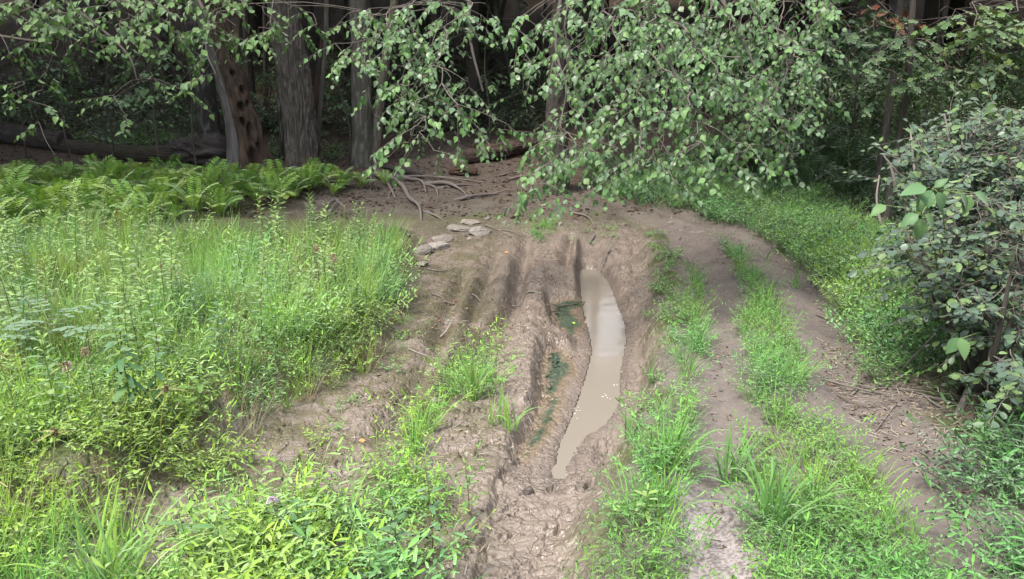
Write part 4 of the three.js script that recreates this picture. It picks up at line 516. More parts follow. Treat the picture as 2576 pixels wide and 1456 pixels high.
carpet('grass_sprigs', 'leafy weeds sprawling over the mud left of the tyre tread', 'grass', [[1000, 1080], [1060, 1000], [1120, 930], [1190, 880], [1250, 850], [1250, 930], [1240, 1000], [1160, 1040], [1090, 1100], [1060, 1180], [1120, 1250], [1160, 1330], [1130, 1420], [1040, 1500], [960, 1330], [930, 1210]], mats, [...S_(stilt, 1), ...S_(stilt, 0), [blades[1], 1], [blades[0], 0]], { per: 115, h: 0, patch: 0.2, seed: 13, sMin: 0.7, sMax: 1.15 });
carpet('grass_sprigs', 'short grass tufts along the head of the ruts', 'grass', [[1330, 520], [1390, 512], [1410, 540], [1390, 570], [1340, 560]], mats, [...S_(blades, 1), ...S_(stiltLow, 1)], { per: 130, h: 0.2, patch: 0.1, seed: 14, sMin: 0.5, sMax: 0.8 });
carpet('grass_sprigs', 'tiny green sprigs on the bare path and trampled root bank', 'grass', [[1000, 530], [1100, 500], [1300, 530], [1500, 540], [1700, 600], [1780, 720], [1700, 620], [1600, 600], [1400, 600], [1150, 540]], mats, [...S_(stiltLow, 1)], { per: 22, h: 0.1, patch: 0.55, seed: 15, sMin: 0.4, sMax: 0.8 });
carpet('dry_grass', 'pale dry grass stems hanging over the eroded meadow bank', 'grass', [[740, 960], [850, 905], [960, 850], [965, 880], [880, 930], [800, 985], [660, 1060], [560, 1100], [560, 1075], [660, 1020]], mats, [[bladesFine[0], 5], [bladesFine[1], 5], [bladesFine[1], 0]], { per: 45, h: 0.12, patch: 0.15, seed: 16, sMin: 0.6, sMax: 1.0 });
carpet('mossy_undergrowth', 'low dim green plants on the woodland floor behind the fern bed', 'undergrowth', [[150, 345], [330, 335], [480, 340], [470, 372], [300, 378], [180, 372]], mats, [...S_(stiltLow, 1), ...S_(stilt, 4)], { per: 26, h: 0.05, patch: 0.2, seed: 17, sMin: 1.4, sMax: 2.4 });
carpet('mossy_undergrowth', 'low dim green plants on the floor between the trunks', 'undergrowth', [[640, 420], [720, 440], [860, 430], [880, 350], [800, 330], [640, 350]], mats, [...S_(stiltLow, 4), ...S_(stiltLow, 2)], { per: 16, h: 0.05, patch: 0.35, seed: 18, sMin: 1, sMax: 1.8 });
carpet('mossy_undergrowth', 'dark low undergrowth in the shade beyond the grass verge', 'undergrowth', [[1440, 440], [1480, 400], [1800, 390], [2100, 350], [2300, 330], [2800, 330], [2800, 600], [2300, 560], [2150, 500], [1900, 430], [1600, 430]], mats, [...S_(stilt, 4), ...S_(stilt, 2), ...S_(stiltBig, 4)], { per: 42, h: 0.2, patch: 0.1, seed: 19, sMin: 1.2, sMax: 2.0 });
carpet('mossy_undergrowth', 'dark leafy undergrowth closing the wood behind the thicket plants', 'undergrowth', [[1880, 352], [2800, 352], [2800, 292], [1900, 296]], mats, [...S_(stilt, 4), ...S_(stiltBig, 4)], { per: 13, h: 0.2, patch: 0.1, seed: 23, sMin: 2.4, sMax: 4.2 });
carpet('mossy_undergrowth', 'far dim undergrowth on the slope beneath the maples', 'undergrowth', [[1850, 302], [2750, 302], [2750, 205], [1850, 215]], mats, [...S_(stilt, 4), ...S_(stiltBig, 4)], { per: 9, h: 0.2, patch: -0.1, seed: 25, sMin: 3, sMax: 5 });
carpet('mossy_undergrowth', 'far dim scattered undergrowth on the brown slope behind the old trunks', 'undergrowth', [[-200, 325], [1400, 325], [1400, 190], [-200, 190]], mats, [...S_(stilt, 4), ...S_(stiltBig, 4)], { per: 4, h: 0.2, patch: 0.3, seed: 26, sMin: 2.2, sMax: 4 });
// ---- herbs: a stem and its leaves, each leaf a part
const stemMats = [matte(0.13, 0.19, 0.06), matte(0.13, 0.09, 0.05)];
const hLeaf = [leafGeo({ w: 0.26, rows: 5, fold: 0.18, bend: 0.7, widest: 0.38, tip: 1.1 }), leafGeo({ w: 0.24, rows: 5, fold: 0.28, bend: 1.1, widest: 0.36, tip: 1.1 }), leafGeo({ w: 0.3, rows: 5, fold: 0.12, bend: 0.4, widest: 0.42, tip: 1.2 })];
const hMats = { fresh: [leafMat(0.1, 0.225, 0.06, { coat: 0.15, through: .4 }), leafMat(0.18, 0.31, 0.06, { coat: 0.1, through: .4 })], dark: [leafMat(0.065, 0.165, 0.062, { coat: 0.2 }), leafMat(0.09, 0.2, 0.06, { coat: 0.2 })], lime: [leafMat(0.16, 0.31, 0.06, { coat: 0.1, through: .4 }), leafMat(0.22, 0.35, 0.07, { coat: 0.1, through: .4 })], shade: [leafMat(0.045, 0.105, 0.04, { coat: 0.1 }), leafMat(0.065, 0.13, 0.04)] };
function herb(rng, { h = 0.7, n = 24, leaf = 0.11, kind = 'fresh', from = 0.2, red = 0, sag = 0 } = {}) {
  const G = new THREE.Group(), lean = rand3(rng, 0.1), top = V(lean.x * h, h, lean.z * h), P = spline([V(0, -0.03, 0), V(lean.x * h * 0.2, h * 0.5, lean.z * h * 0.2), top], 10), mb = new MB(); mb.tube(P, P.map((_, i) => lerp(0.0034, 0.0013, i / 10)), 6); mesh('stem', mb.geo(), stemMats[red], G);
  const cv = new THREE.CatmullRomCurve3(P); let az = rng() * 6;
  for (let i = 0; i < n; i++) { const t = lerp(from, 1, i / (n - 1)), p = cv.getPoint(t); az += 2.4 + (rng() - 0.5) * 0.5; const upness = lerp(-sag, 0.9, Math.pow(t, 3)) + 0.25 * rng() - sag * 0.5 * rng(), ax = V(Math.cos(az), upness, Math.sin(az)).normalize(), L = leaf * (0.7 + 0.45 * rng()) * lerp(1, 0.5, Math.pow(t, 4)) * lerp(0.75, 1, sstep(from, 0.5, t));
    const m = mesh('leaf', hLeaf[Math.floor(rng() * 3)], hMats[kind][t > 0.8 ? 1 : (rng() < 0.2 ? 1 : 0)], G); basis(p, ax, V((rng() - 0.5) * 0.4, 1, (rng() - 0.5) * 0.4), L).decompose(m.position, m.quaternion, m.scale); }
  return G;
}
const place = (o, px, py, s, h = 0.22) => { const g = gp(px, py, h); o.position.set(g.x, H(g.x, g.z), g.z); o.rotation.y = R5() * 6.283; o.scale.set(s, s, s); return o; };
const heroes = [ // base px, py, height in metres, kind, leaf length, number of leaves, label
  [364, 775, 0.72, 'fresh', 0.10, 34, 0, 'tall goldenrod like plant with a branching pale top amid the meadow grass'], [334, 965, 0.74, 'lime', 0.12, 30, 0, 'tall lime tipped plant rising behind the dark broad leaved one'], [340, 1075, 0.6, 'dark', 0.181, 30, 0, 'bushy plant with big drooping dark leaves on the bank'], [400, 1060, 0.5, 'dark', 0.18, 18, 1, 'second drooping dark plant close beside the bushy one'], [415, 985, 0.62, 'fresh', 0.11, 28, 1, 'upright leafy plant right of the lime tipped one'], [627, 830, 0.66, 'fresh', 0.1, 34, 1, 'upright dark stemmed plant in the middle of the bank'], [664, 910, 0.68, 'fresh', 0.09, 34, 1, 'red stemmed upright plant nearest the bank edge'], [734, 770, 0.5, 'fresh', 0.08, 32, 1, 'slender plant behind the red stemmed one'], [85, 780, 0.62, 'dark', 0.11, 30, 0, 'dark leafy plant under the fern bed with budding top'], [45, 760, 0.66, 'fresh', 0.09, 28, 0, 'plant with a long budding spire before the ferns'], [560, 945, 0.42, 'dark', 0.1, 26, 0, 'short bluish leaved plant above the eroded bank'], [265, 870, 0.5, 'lime', 0.1, 26, 0, 'pale lime plant beside the bluish compound leaves'], [500, 850, 0.4, 'fresh', 0.09, 26, 1, 'thin brown stemmed plant in the trampled grass'], [785, 830, 0.45, 'fresh', 0.09, 28, 1, 'bushy plant left of the pink flower spikes'], [150, 1090, 0.5, 'fresh', 0.1, 30, 0, 'leafy plant at the foot of the star topped sedges'], [505, 1010, 0.36, 'lime', 0.13, 18, 0, 'light green plant beside the dark broad leaved one'], [80, 950, 0.55, 'dark', 0.12, 30, 0, 'dark plant under the bluish compound leaves'], [820, 740, 0.5, 'lime', 0.08, 36, 0, 'narrow leaved bright plant at the corner of the meadow bank'], [880, 735, 0.52, 'lime', 0.085, 38, 0, 'dense bright narrow leaved plant near the bank corner'], [935, 730, 0.45, 'lime', 0.085, 34, 0, 'bright plant leaning out over the mud at the bank corner'], [910, 800, 0.36, 'fresh', 0.1, 26, 0, 'broad leaved plant below the bright corner plants'],
  [1090, 1400, 0.46, 'dark', 0.1, 16, 1, 'red stemmed weed leaning over the near mud'], [1180, 1290, 0.28, 'fresh', 0.08, 14, 1, 'small weed on the mud left of the tyre tread'], [1000, 1440, 0.36, 'dark', 0.11, 18, 0, 'dark weed in front of the pale near clump'], [480, 1430, 0.34, 'fresh', 0.13, 9, 0, 'tall two rowed grass shoot beside the near mud patch'], [560, 1440, 0.38, 'fresh', 0.14, 10, 0, 'long leaved shoot right of the two rowed one'], [760, 1400, 0.3, 'dark', 0.13, 14, 0, 'bluish weed rising through the pale near clump'], [1620, 1400, 0.2, 'lime', 0.09, 16, 0, 'bright broad leaved weed at the foot of the near verge'], [1530, 1400, 0.18, 'fresh', 0.08, 16, 0, 'small weed at the edge of the near tread mud'], [2080, 700, 0.3, 'fresh', 0.09, 18, 0, 'pale upright weed on the lush verge'], [2030, 640, 0.34, 'fresh', 0.14, 18, 0, 'broad leaved plant in the shade of the verge']];
heroes.forEach(([x, y, h, kind, leaf, n, red, label]) => { const sag = leaf >= 0.18 ? 0.55 : 0; if (y < 1200 && x < 1000) { h *= 1.15; n = Math.round(n * 1.35); leaf *= sag ? 0.8 : 1.1; } const o = place(herb(R5, { h, n, sag, from: sag ? 0.3 : 0.2, leaf, kind, red }), x, y, 1, y > 1200 ? 0.03 : 0.22); tag(o, 'leafy_herb', label, 'plant'); });
const herbProtos = [0, 1, 2, 3].map(k => herb(rngOf(900 + k), { h: 0.48 + 0.06 * k, n: 36, leaf: 0.1 + 0.006 * k, kind: k % 2 ? 'lime' : 'fresh', red: k % 2 }));
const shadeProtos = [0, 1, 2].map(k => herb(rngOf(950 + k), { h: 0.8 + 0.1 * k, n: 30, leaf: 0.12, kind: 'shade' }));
const usedProto = new Set(); const cloneOf = p => { if (usedProto.has(p)) return p.clone(); usedProto.add(p); return p; };
{ const L = new Line2([[-200, 900], [-200, 620], [200, 600], [600, 610], [940, 620], [960, 760], [860, 850], [640, 900], [400, 960]], 0.24); for (let i = 0; i < 95; i++) { const [x, d] = L.sample(R5), o = cloneOf(herbProtos[i % 4]); o.position.set(x, H(x, -d), -d); o.rotation.y = R5() * 6; const s = 0.7 + 0.5 * R5(); o.scale.set(s, s, s); tag(o, 'meadow_herb', 'upright leafy green plant standing in the meadow grass', 'plant', 'leafy plants in the meadow'); }
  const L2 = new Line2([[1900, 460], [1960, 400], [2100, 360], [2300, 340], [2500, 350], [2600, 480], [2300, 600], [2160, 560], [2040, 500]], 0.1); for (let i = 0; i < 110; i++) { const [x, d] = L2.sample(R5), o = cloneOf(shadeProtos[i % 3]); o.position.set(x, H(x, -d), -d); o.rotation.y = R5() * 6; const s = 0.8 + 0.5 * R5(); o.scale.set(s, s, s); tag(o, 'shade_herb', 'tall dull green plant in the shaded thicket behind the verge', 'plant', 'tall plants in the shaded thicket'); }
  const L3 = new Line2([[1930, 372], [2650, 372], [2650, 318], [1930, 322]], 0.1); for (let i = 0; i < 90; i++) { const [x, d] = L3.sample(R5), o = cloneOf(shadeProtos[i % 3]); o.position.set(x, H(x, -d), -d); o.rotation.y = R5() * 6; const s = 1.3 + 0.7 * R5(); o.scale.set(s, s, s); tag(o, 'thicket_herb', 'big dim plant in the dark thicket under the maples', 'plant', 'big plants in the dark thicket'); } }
// ---- ferns
function frondGeo(rng, { pairs = 17, len = 1, w = 0.34, arch = 1.1 } = {}) { const mb = new MB(), pts = [], N = 12; let p = V(0, 0, 0), a = 1.42; for (let i = 0; i <= N; i++) { pts.push(p.clone()); a -= arch / N * (0.4 + 1.2 * i / N); p = p.clone().add(V(0, Math.sin(a), Math.cos(a)).multiplyScalar(len / N)); }
  mb.tube(pts, pts.map((_, i) => lerp(0.006, 0.0015, i / N)), 3, [0.9, 0.8, 0.6], false); const cv = new THREE.CatmullRomCurve3(pts);
  for (let i = 0; i < pairs; i++) { const t = lerp(0.16, 0.985, i / (pairs - 1)), q = cv.getPoint(t), tg = cv.getTangent(t), n = V(1, 0, 0).cross(tg).normalize().multiplyScalar(-1); if (n.y < 0) n.negate(); const L = w * Math.sin(Math.PI * Math.pow(lerp(0.16, 1, 1 - t), 0.75)) * (t < 0.3 ? lerp(0.75, 1, t / 0.3) : 1) + 0.012;
    for (const s of [-1, 1]) { const ax = V(s, 0, 0).addScaledVector(tg, 0.38 + 0.1 * rng()).addScaledVector(n, 0.12 * (rng() - 0.6)).normalize(); const k = 0.88 + 0.24 * rng(); leafInto(mb, basis(q, ax, n.clone().add(rand3(rng, 0.15)), L * (0.92 + 0.16 * rng()), L), { w: Math.min(0.6, 0.038 / Math.max(L, 0.05)), rows: 3, fold: 0.15, bend: 0.4, widest: 0.2, tip: 0.9, col: [k, k, k] }); } }
  return mb.geo(); }
const fronds = [1, 2, 3].map(k => frondGeo(rngOf(700 + k), { arch: 0.5 + 0.35 * k, w: 0.25 + 0.02 * k, pairs: 15 + k }));
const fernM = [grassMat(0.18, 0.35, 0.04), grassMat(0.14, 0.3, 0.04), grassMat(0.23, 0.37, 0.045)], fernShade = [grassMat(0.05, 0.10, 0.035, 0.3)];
function fern(rng, n, ms) { const G = new THREE.Group(); for (let i = 0; i < n; i++) { const m = mesh('frond', fronds[Math.floor(rng() * 3)], ms[Math.floor(rng() * ms.length)], G); const s = 0.75 + 0.4 * rng(); m.scale.set(s, s, s); m.rotation.set((rng() - 0.5) * 0.4, i / n * 6.283 + rng(), 0); m.rotation.order = 'YXZ'; m.position.set((rng() - 0.5) * 0.06, -0.02, (rng() - 0.5) * 0.06); } return G; }
const fernP = [0, 1, 2, 3, 4].map(k => fern(rngOf(720 + k), 5 + k % 3, fernM)), fernS = [0, 1].map(k => fern(rngOf(740 + k), 7, fernShade));
[[30, 540, 0.72, 'tall bright fern standing highest at the near end of the fern bed'], [110, 560, 0.6, 'bright fern beside the tallest one'], [330, 545, 0.55, 'upright lime fern at the front of the bed'], [235, 530, 0.55, 'broad fern in the front row of the bed'], [425, 520, 0.5, 'fern at the front middle of the bed'], [20, 610, 0.62, 'fern drooping into the meadow at the near end of the bed'], [600, 482, 0.4, 'lime fern before the foot of the snag'], [690, 490, 0.42, 'bright fern at the foot of the furrowed trunk'], [860, 470, 0.34, 'small fern between furrowed and pale trunks'], [970, 460, 0.28, 'small fern beside the bare roots'], [390, 560, 0.4, 'short fern at the foot of the bed'], [140, 600, 0.5, 'fern at the edge of the tall herbs']].forEach(([x, y, s, label]) => { const o = cloneOf(fernP[Math.floor(R5() * 5)]); place(o, x, y, s, 0.05); tag(o, 'fern', label, 'fern'); });
{ const L = new Line2([[-300, 640], [-300, 448], [100, 450], [300, 452], [560, 456], [700, 466], [860, 462], [930, 462], [820, 486], [640, 512], [520, 560], [330, 600], [150, 640], [-100, 690]], 0.05); const spots = []; for (let k = 0; k < 3000 && spots.length < 190; k++) { const q = L.sample(R5); if (spots.some(s => Math.hypot(s[0] - q[0], s[1] - q[1]) < 0.27)) continue; spots.push(q); }
  spots.forEach(([x, d], i) => { const o = cloneOf(fernP[i % 5]); o.position.set(x, H(x, -d), -d); o.rotation.y = R5() * 6.28; const s = 0.4 + 0.32 * R5() * R5() + 0.06 * R5(); o.scale.set(s, s * (0.65 + 0.4 * R5()), s); o.rotation.x = (R5() - 0.5) * 0.5; o.rotation.z = (R5() - 0.5) * 0.5; tag(o, 'bed_fern', 'lime green fern in the bed before the dark trunks', 'fern', 'ferns of the fern bed'); });
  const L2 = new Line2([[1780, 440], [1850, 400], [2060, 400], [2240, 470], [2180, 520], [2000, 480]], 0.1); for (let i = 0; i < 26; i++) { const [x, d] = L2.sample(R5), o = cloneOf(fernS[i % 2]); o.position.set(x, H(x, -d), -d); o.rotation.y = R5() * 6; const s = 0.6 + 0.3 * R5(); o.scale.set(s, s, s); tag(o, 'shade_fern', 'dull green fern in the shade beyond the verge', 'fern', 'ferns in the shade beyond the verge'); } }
// ---- tufts of long blades, each blade a part
const bladeG = [0, 1, 2].map(k => { const mb = new MB(); bladeInto(mb, V(0, 0, 0), V(0, 1, 0.25 + 0.25 * k), 1, 0.032, 0.9 + 0.6 * k, 8); return mb.geo(); });
function tuft(rng, n, h, ms) { const G = new THREE.Group(); for (let i = 0; i < n; i++) { const m = mesh('blade', bladeG[Math.floor(rng() * 3)], ms[Math.floor(rng() * ms.length)], G), s = h * (0.55 + 0.6 * rng()); m.scale.set(s * (0.8 + 0.5 * rng()), s, s); m.rotation.set((rng() - 0.5) * 0.3, rng() * 6.283, 0); m.rotation.order = 'YXZ'; m.position.set((rng() - 0.5) * 0.07, -0.01, (rng() - 0.5) * 0.07); } return G; }
[[1190, 1000, 0.34, 26, 'big tuft of arching long blades on the ridge beside the puddle'], [1145, 985, 0.26, 18, 'smaller tuft leaning from the big tuft over the ridge'], [1240, 960, 0.28, 14, 'tuft of long blades at the far end of the grassy ridge'], [1285, 1075, 0.3, 9, 'thin tuft of drooping blades left of the algae strip'], [1240, 1060, 0.28, 8, 'drooping blades beside the thin tuft'], [1075, 1080, 0.3, 16, 'tuft of upright blades on the edge of the mossy lane'], [1040, 1130, 0.28, 18, 'bushy tuft below the upright blades'], [1040, 1200, 0.3, 14, 'tuft beside the broken mud left of the seam'], [860, 1260, 0.34, 14, 'tuft of stiff blades behind the pale near clump'], [1700, 1180, 0.36, 16, 'tuft of broad blades on the strip beside the near track'], [1830, 1190, 0.34, 15, 'tuft of long blades standing in the near wheel track'], [1860, 1180, 0.32, 12, 'twin tuft beside the one in the near wheel track'], [1940, 1330, 0.42, 26, 'large arching tuft on the median strip'], [2040, 1290, 0.3, 12, 'narrow tuft behind the large arching one'], [1930, 640, 0.24, 6, 'few broad blades standing at the verge of the far track'], [1870, 660, 0.24, 9, 'tuft at the far end of the median strip'], [2000, 720, 0.26, 10, 'tuft by the far wheel track'], [230, 1430, 0.5, 22, 'tuft of long blades nearest the low bank'], [300, 1440, 0.5, 16, 'second tuft of long blades at the near bank'], [820, 620, 0.4, 16, 'tuft of long grass behind the feathery plant'], [560, 660, 0.5, 20, 'tuft of long pale blades in the trampled meadow'], [480, 690, 0.5, 18, 'second tuft of long pale blades in the trampled meadow'], [1660, 1050, 0.3, 12, 'tuft hanging over the puddle bank'], [1590, 1090, 0.3, 12, 'tuft drooping down to the puddle tail'], [2130, 790, 0.3, 12, 'tuft of bent blades at the lush verge']].forEach(([x, y, h, n, label]) => { const o = place(tuft(R5, Math.round(n * 1.6), h, x < 900 ? [gPale, gYel] : x < 1300 ? [gMid, gYel] : [gMid, gCool]), x, y, 1, x > 1500 || x < 900 ? 0.16 : 0.02); tag(o, 'grass_tuft', label, 'grass tuft'); });
{ // plants with a look of their own
  const small = (name, cat, label, px, py, h, fn) => { const G = new THREE.Group(); fn(G); place(G, px, py, 1, h); tag(G, name, label, cat); };
  const line = leafGeo({ w: 0.055, rows: 4, fold: 0.2, bend: 0.5, widest: 0.3 });
  const feather = (h, n, lab, px, py) => small('feathery_plant', 'plant', lab, px, py, 0.2, G => { const mb = new MB(); mb.tube(spline([V(0, -0.02, 0), V(0.02, h * 0.5, 0), V(-0.01, h, 0)], 8), [...Array(9)].map((_, i) => lerp(0.004, 0.0015, i / 8)), 5); mesh('stem', mb.geo(), stemMats[0], G); for (let i = 0; i < n; i++) { const t = lerp(0.25, 1, i / n), a = i * 2.4, m = mesh('leaf', line, hMats.fresh[i % 2], G); basis(V(0, h * t, 0), V(Math.cos(a), 0.5 + 0.6 * R5(), Math.sin(a)).normalize(), V(0, 1, 0.2), 0.11 * (0.7 + 0.5 * R5()), 0.13).decompose(m.position, m.quaternion, m.scale); } });
  feather(0.62, 70, 'feathery fine leaved plant standing against the dark root bank', 790, 640); feather(0.4, 50, 'short feathery plant left of the tall feathery one', 690, 660); feather(0.38, 46, 'short bluish feathery plant nearest the trampled grass', 640, 660); feather(0.3, 40, 'feathery plant low on the bank above the yellow grass', 560, 900);
  // bluish compound leaves
  small('compound_plant', 'plant', 'bluish plant with flat spreading compound leaves in the meadow', 150, 980, 0.22, G => { const mb = new MB(); mb.tube(spline([V(0, -0.02, 0), V(0, 0.3, 0), V(0.03, 0.48, 0)], 6), [...Array(7)].map(() => 0.005), 5); mesh('stem', mb.geo(), stemMats[0], G); const lf = leafGeo({ w: 0.4, rows: 4, fold: 0.1, bend: 0.25, widest: 0.4 }), bl = [leafMat(0.065, 0.15, 0.075, { coat: 0.4 }), leafMat(0.08, 0.17, 0.08, { coat: 0.4 })];
    for (let k = 0; k < 9; k++) { const a = k * 2.4, L = 0.3 + 0.12 * R5(), y0 = 0.3 + 0.02 * k, arm = t => V(Math.cos(a) * L * t, y0 + 0.12 * Math.sin(t * 2) - 0.05 * t, Math.sin(a) * L * t), st = new MB(); st.tube([0, 0.25, 0.5, 0.75, 1].map(arm), [0.002, 0.002, 0.0016, 0.0012, 0.001], 4); const f = mesh('stalk', st.geo(), stemMats[0], G); for (let i = 0; i < 7; i++) for (const s of i === 6 ? [0] : [-1, 1]) { const m = mesh('leaflet', lf, bl[(i + k) % 2], f); basis(arm(0.25 + i * 0.125), V(Math.cos(a + s * 1.1), 0.05, Math.sin(a + s * 1.1)).normalize(), V(0, 1, 0), 0.075 * (0.8 + 0.3 * R5())).decompose(m.position, m.quaternion, m.scale); } } });
  // star topped sedges
  const ray6 = leafGeo({ w: 0.04, rows: 3, fold: 0.1, bend: 0.5, widest: 0.4 }), strawM = [grassMat(0.27, 0.25, 0.09, 0.2), grassMat(0.2, 0.14, 0.07, 0.2)];
  [[28, 1250, 0.62, 'star topped sedge with brown seed head, tallest by the near bank'], [125, 1270, 0.5, 'star topped sedge right of the tallest one'], [55, 1330, 0.42, 'short star topped sedge with drooping brown bracts'], [245, 1120, 0.42, 'star topped sedge beside the dark broad leaved plant'], [60, 1120, 0.5, 'star topped sedge before the dark leafy plant'], [400, 1120, 0.5, 'thin sedge leaning past the dark broad leaved plant'], [655, 610, 0.5, 'thin yellow sedge stalk before the fern bed'], [680, 620, 0.42, 'second thin yellow sedge stalk before the fern bed'], [870, 640, 0.5, 'thin stalk with seed head beside the feathery plant']].forEach(([x, y, h, label]) => small('star_sedge', 'sedge', label, x, y, 0.18, G => { const t = V((R5() - 0.5) * 0.25, h, (R5() - 0.5) * 0.15), mb = new MB(); mb.tube(spline([V(0, -0.02, 0), t.clone().multiplyScalar(0.5).add(V(0.02, 0, 0)), t], 8), [...Array(9)].map(() => 0.0026), 4); mesh('stem', mb.geo(), matte(0.2, 0.21, 0.07), G);
    for (let i = 0; i < 9; i++) { const a = i * 0.7 + R5(), m = mesh('bract', ray6, strawM[i % 3 === 0 ? 1 : 0], G); basis(t, V(Math.cos(a), 0.35 * (R5() - 0.3), Math.sin(a)).normalize(), V(0, 1, 0), 0.12 * (0.6 + 0.7 * R5())).decompose(m.position, m.quaternion, m.scale); }
    const sb = new MB(); for (let i = 0; i < 40; i++) { const d = rand3(R5, 1).normalize(); leafInto(sb, basis(t, d, rand3(R5, 1), 0.022), { w: 0.3, rows: 2, bend: 0 }); } mesh('seed_head', sb.geo(), matte(0.17, 0.11, 0.07), G); }));
  // pink and faded flower spikes
  const spike = (label, x, y, h, c, L) => small('flower_spike', 'flower', label, x, y, 0.2, G => { const mb = new MB(); mb.tube([V(0, -0.02, 0), V(0, h * 0.6, 0), V(0.02, h, 0)], [0.003, 0.0025, 0.002], 5); mesh('stem', mb.geo(), stemMats[1], G); const fb = new MB(); for (let i = 0; i < 120; i++) { const t = R5(), a = R5() * 6.28, r = 0.018 * (1 - t * 0.6); leafInto(fb, basis(V(0.02 + Math.cos(a) * r, h - 0.02 + t * L, Math.sin(a) * r), V(Math.cos(a), 0.6, Math.sin(a)).normalize(), UPV, 0.012), { w: 0.8, rows: 2, bend: 0.3 }); } mesh('blossom', fb.geo(), matte(...c), G); for (let i = 0; i < 14; i++) { const m = mesh('leaf', hLeaf[i % 3], hMats.fresh[0], G), a = i * 2.4; basis(V(0, h * lerp(0.15, 0.9, i / 14), 0), V(Math.cos(a), 0.3, Math.sin(a)).normalize(), UPV, 0.06).decompose(m.position, m.quaternion, m.scale); } });
  spike('pink flower spike in the bright leaves at the bank corner', 850, 800, 0.44, [0.5, 0.2, 0.32], 0.07); spike('faded pink flower spike above the slender plant', 806, 770, 0.48, [0.42, 0.2, 0.2], 0.07); spike('dried pale flower head among the star topped sedges', 190, 1110, 0.38, [0.45, 0.36, 0.36], 0.05); spike('dried brown flower head beside the bushy dark plant', 250, 1080, 0.42, [0.32, 0.24, 0.16], 0.05); spike('tiny pale flower at the tip of a shoot over the mud lane', 695, 1290, 0.28, [0.5, 0.42, 0.5], 0.02);
  // broad bramble leaves by the shrub, each its own leaf
  const bram = leafGeo({ w: 0.56, rows: 18, fold: 0.25, bend: 0.6, widest: 0.34, tip: 1.2, serr: 0.05, pleat: 0.1, rib: 1.4, veins: 0.12 }), bm = [leafMat(0.07, 0.165, 0.06, { coat: 0.3 }), leafMat(0.09, 0.185, 0.06, { coat: 0.3 })];
  const sprig = (label, px, py, dep, L, n, droop) => { const G = new THREE.Group(), c = at(px, py, dep); G.position.copy(c); const mb = new MB(), root = gp(px + 60, 1040), rl = V(root.x, H(root.x, root.z), root.z).sub(c); rl.multiplyScalar(1); mb.tube(spline([rl, rl.clone().multiplyScalar(0.5).add(V(0.1, 0.15, -0.1)), V(0, 0, 0)], 14), [...Array(15)].map((_, i) => lerp(0.005, 0.002, i / 14)), 6); mesh('stem', mb.geo(), stemMats[0], G); for (let i = 0; i < n; i++) { const a = -0.6 + i / n * 6.283, m = mesh('leaf', bram, bm[i % 2], G); basis(V(0, 0, 0), V(Math.cos(a), -droop + 0.3 * Math.sin(a), 0.35 * Math.sin(a) + 0.3).normalize(), V(0, 0.8, 0.7), L * (0.8 + 0.3 * R5())).decompose(m.position, m.quaternion, m.scale); } tag(G, 'bramble_spray', label, 'plant'); };
  const bramble = (label, px, py, dep, spots) => { const G = new THREE.Group(), c = at(px, py, dep); G.position.copy(c); const root = gp(px + 70, 1040), rl = V(root.x, H(root.x, root.z), root.z).sub(c), mb = new MB(); mb.tube(spline([rl, rl.clone().multiplyScalar(0.5).add(V(0.12, 0.1, -0.25)), V(0.05, 0.03, -0.05), V(0, 0, 0)], 16), [...Array(17)].map((_, i) => lerp(0.005, 0.002, i / 16)), 6); mesh('stem', mb.geo(), stemMats[0], G);
    for (const [dx, dy, L, a, tl] of spots) { const p = at(px + dx, py + dy, dep + (R5() - 0.5) * 0.1).sub(c), m = mesh('leaf', bram, bm[Math.floor(R5() * 2)], G); basis(p, V(Math.cos(a), Math.sin(a), 0.35 - 0.3 * R5()).normalize(), V((R5() - 0.5) * 0.7, 0.55 + tl, 0.8).normalize(), L).decompose(m.position, m.quaternion, m.scale); const pb = new MB(); pb.tube([V(0, 0, 0), p.clone().multiplyScalar(0.5).add(V(0, 0.01, 0)), p], [0.0015, 0.0014, 0.0012], 4); mesh('stalk', pb.geo(), stemMats[0], G); } tag(G, 'bramble_spray', label, 'plant'); };
  bramble('bright broad toothed leaves standing out before the shrub crest', 2345, 478, 3.8, [[0, 0, 0.15, -2.2, 0.1], [12, 4, 0.12, -1.1, 0.2], [-14, -6, 0.14, 3.25, 0.5], [6, -6, 0.08, 0.9, 0.6], [70, 10, 0.11, -0.9, 0.3], [104, 6, 0.12, -0.5, 0.5], [96, 16, 0.1, -1.9, 0.1]]);
  bramble('drooping three part toothed leaf just below the bright ones', 2318, 538, 3.75, [[0, 12, 0.12, -1.65, 0], [-8, 0, 0.11, -2.6, 0.3], [8, 0, 0.11, -0.8, 0.3], [0, -8, 0.06, 1.8, 0.5], [-90, -22, 0.1, -2.7, 0.5]]);
  sprig('single large drooping heart shaped leaf low on the shrub', 2415, 850, 3.7, 0.11, 3, 1.0);
  // litter
  const lf = leafGeo({ w: 0.6, rows: 3, fold: 0.3, bend: 0.9, widest: 0.4 }); const litM = [matte(0.07, 0.042, 0.03), matte(0.05, 0.032, 0.025), matte(0.09, 0.055, 0.038), matte(0.04, 0.026, 0.022)];
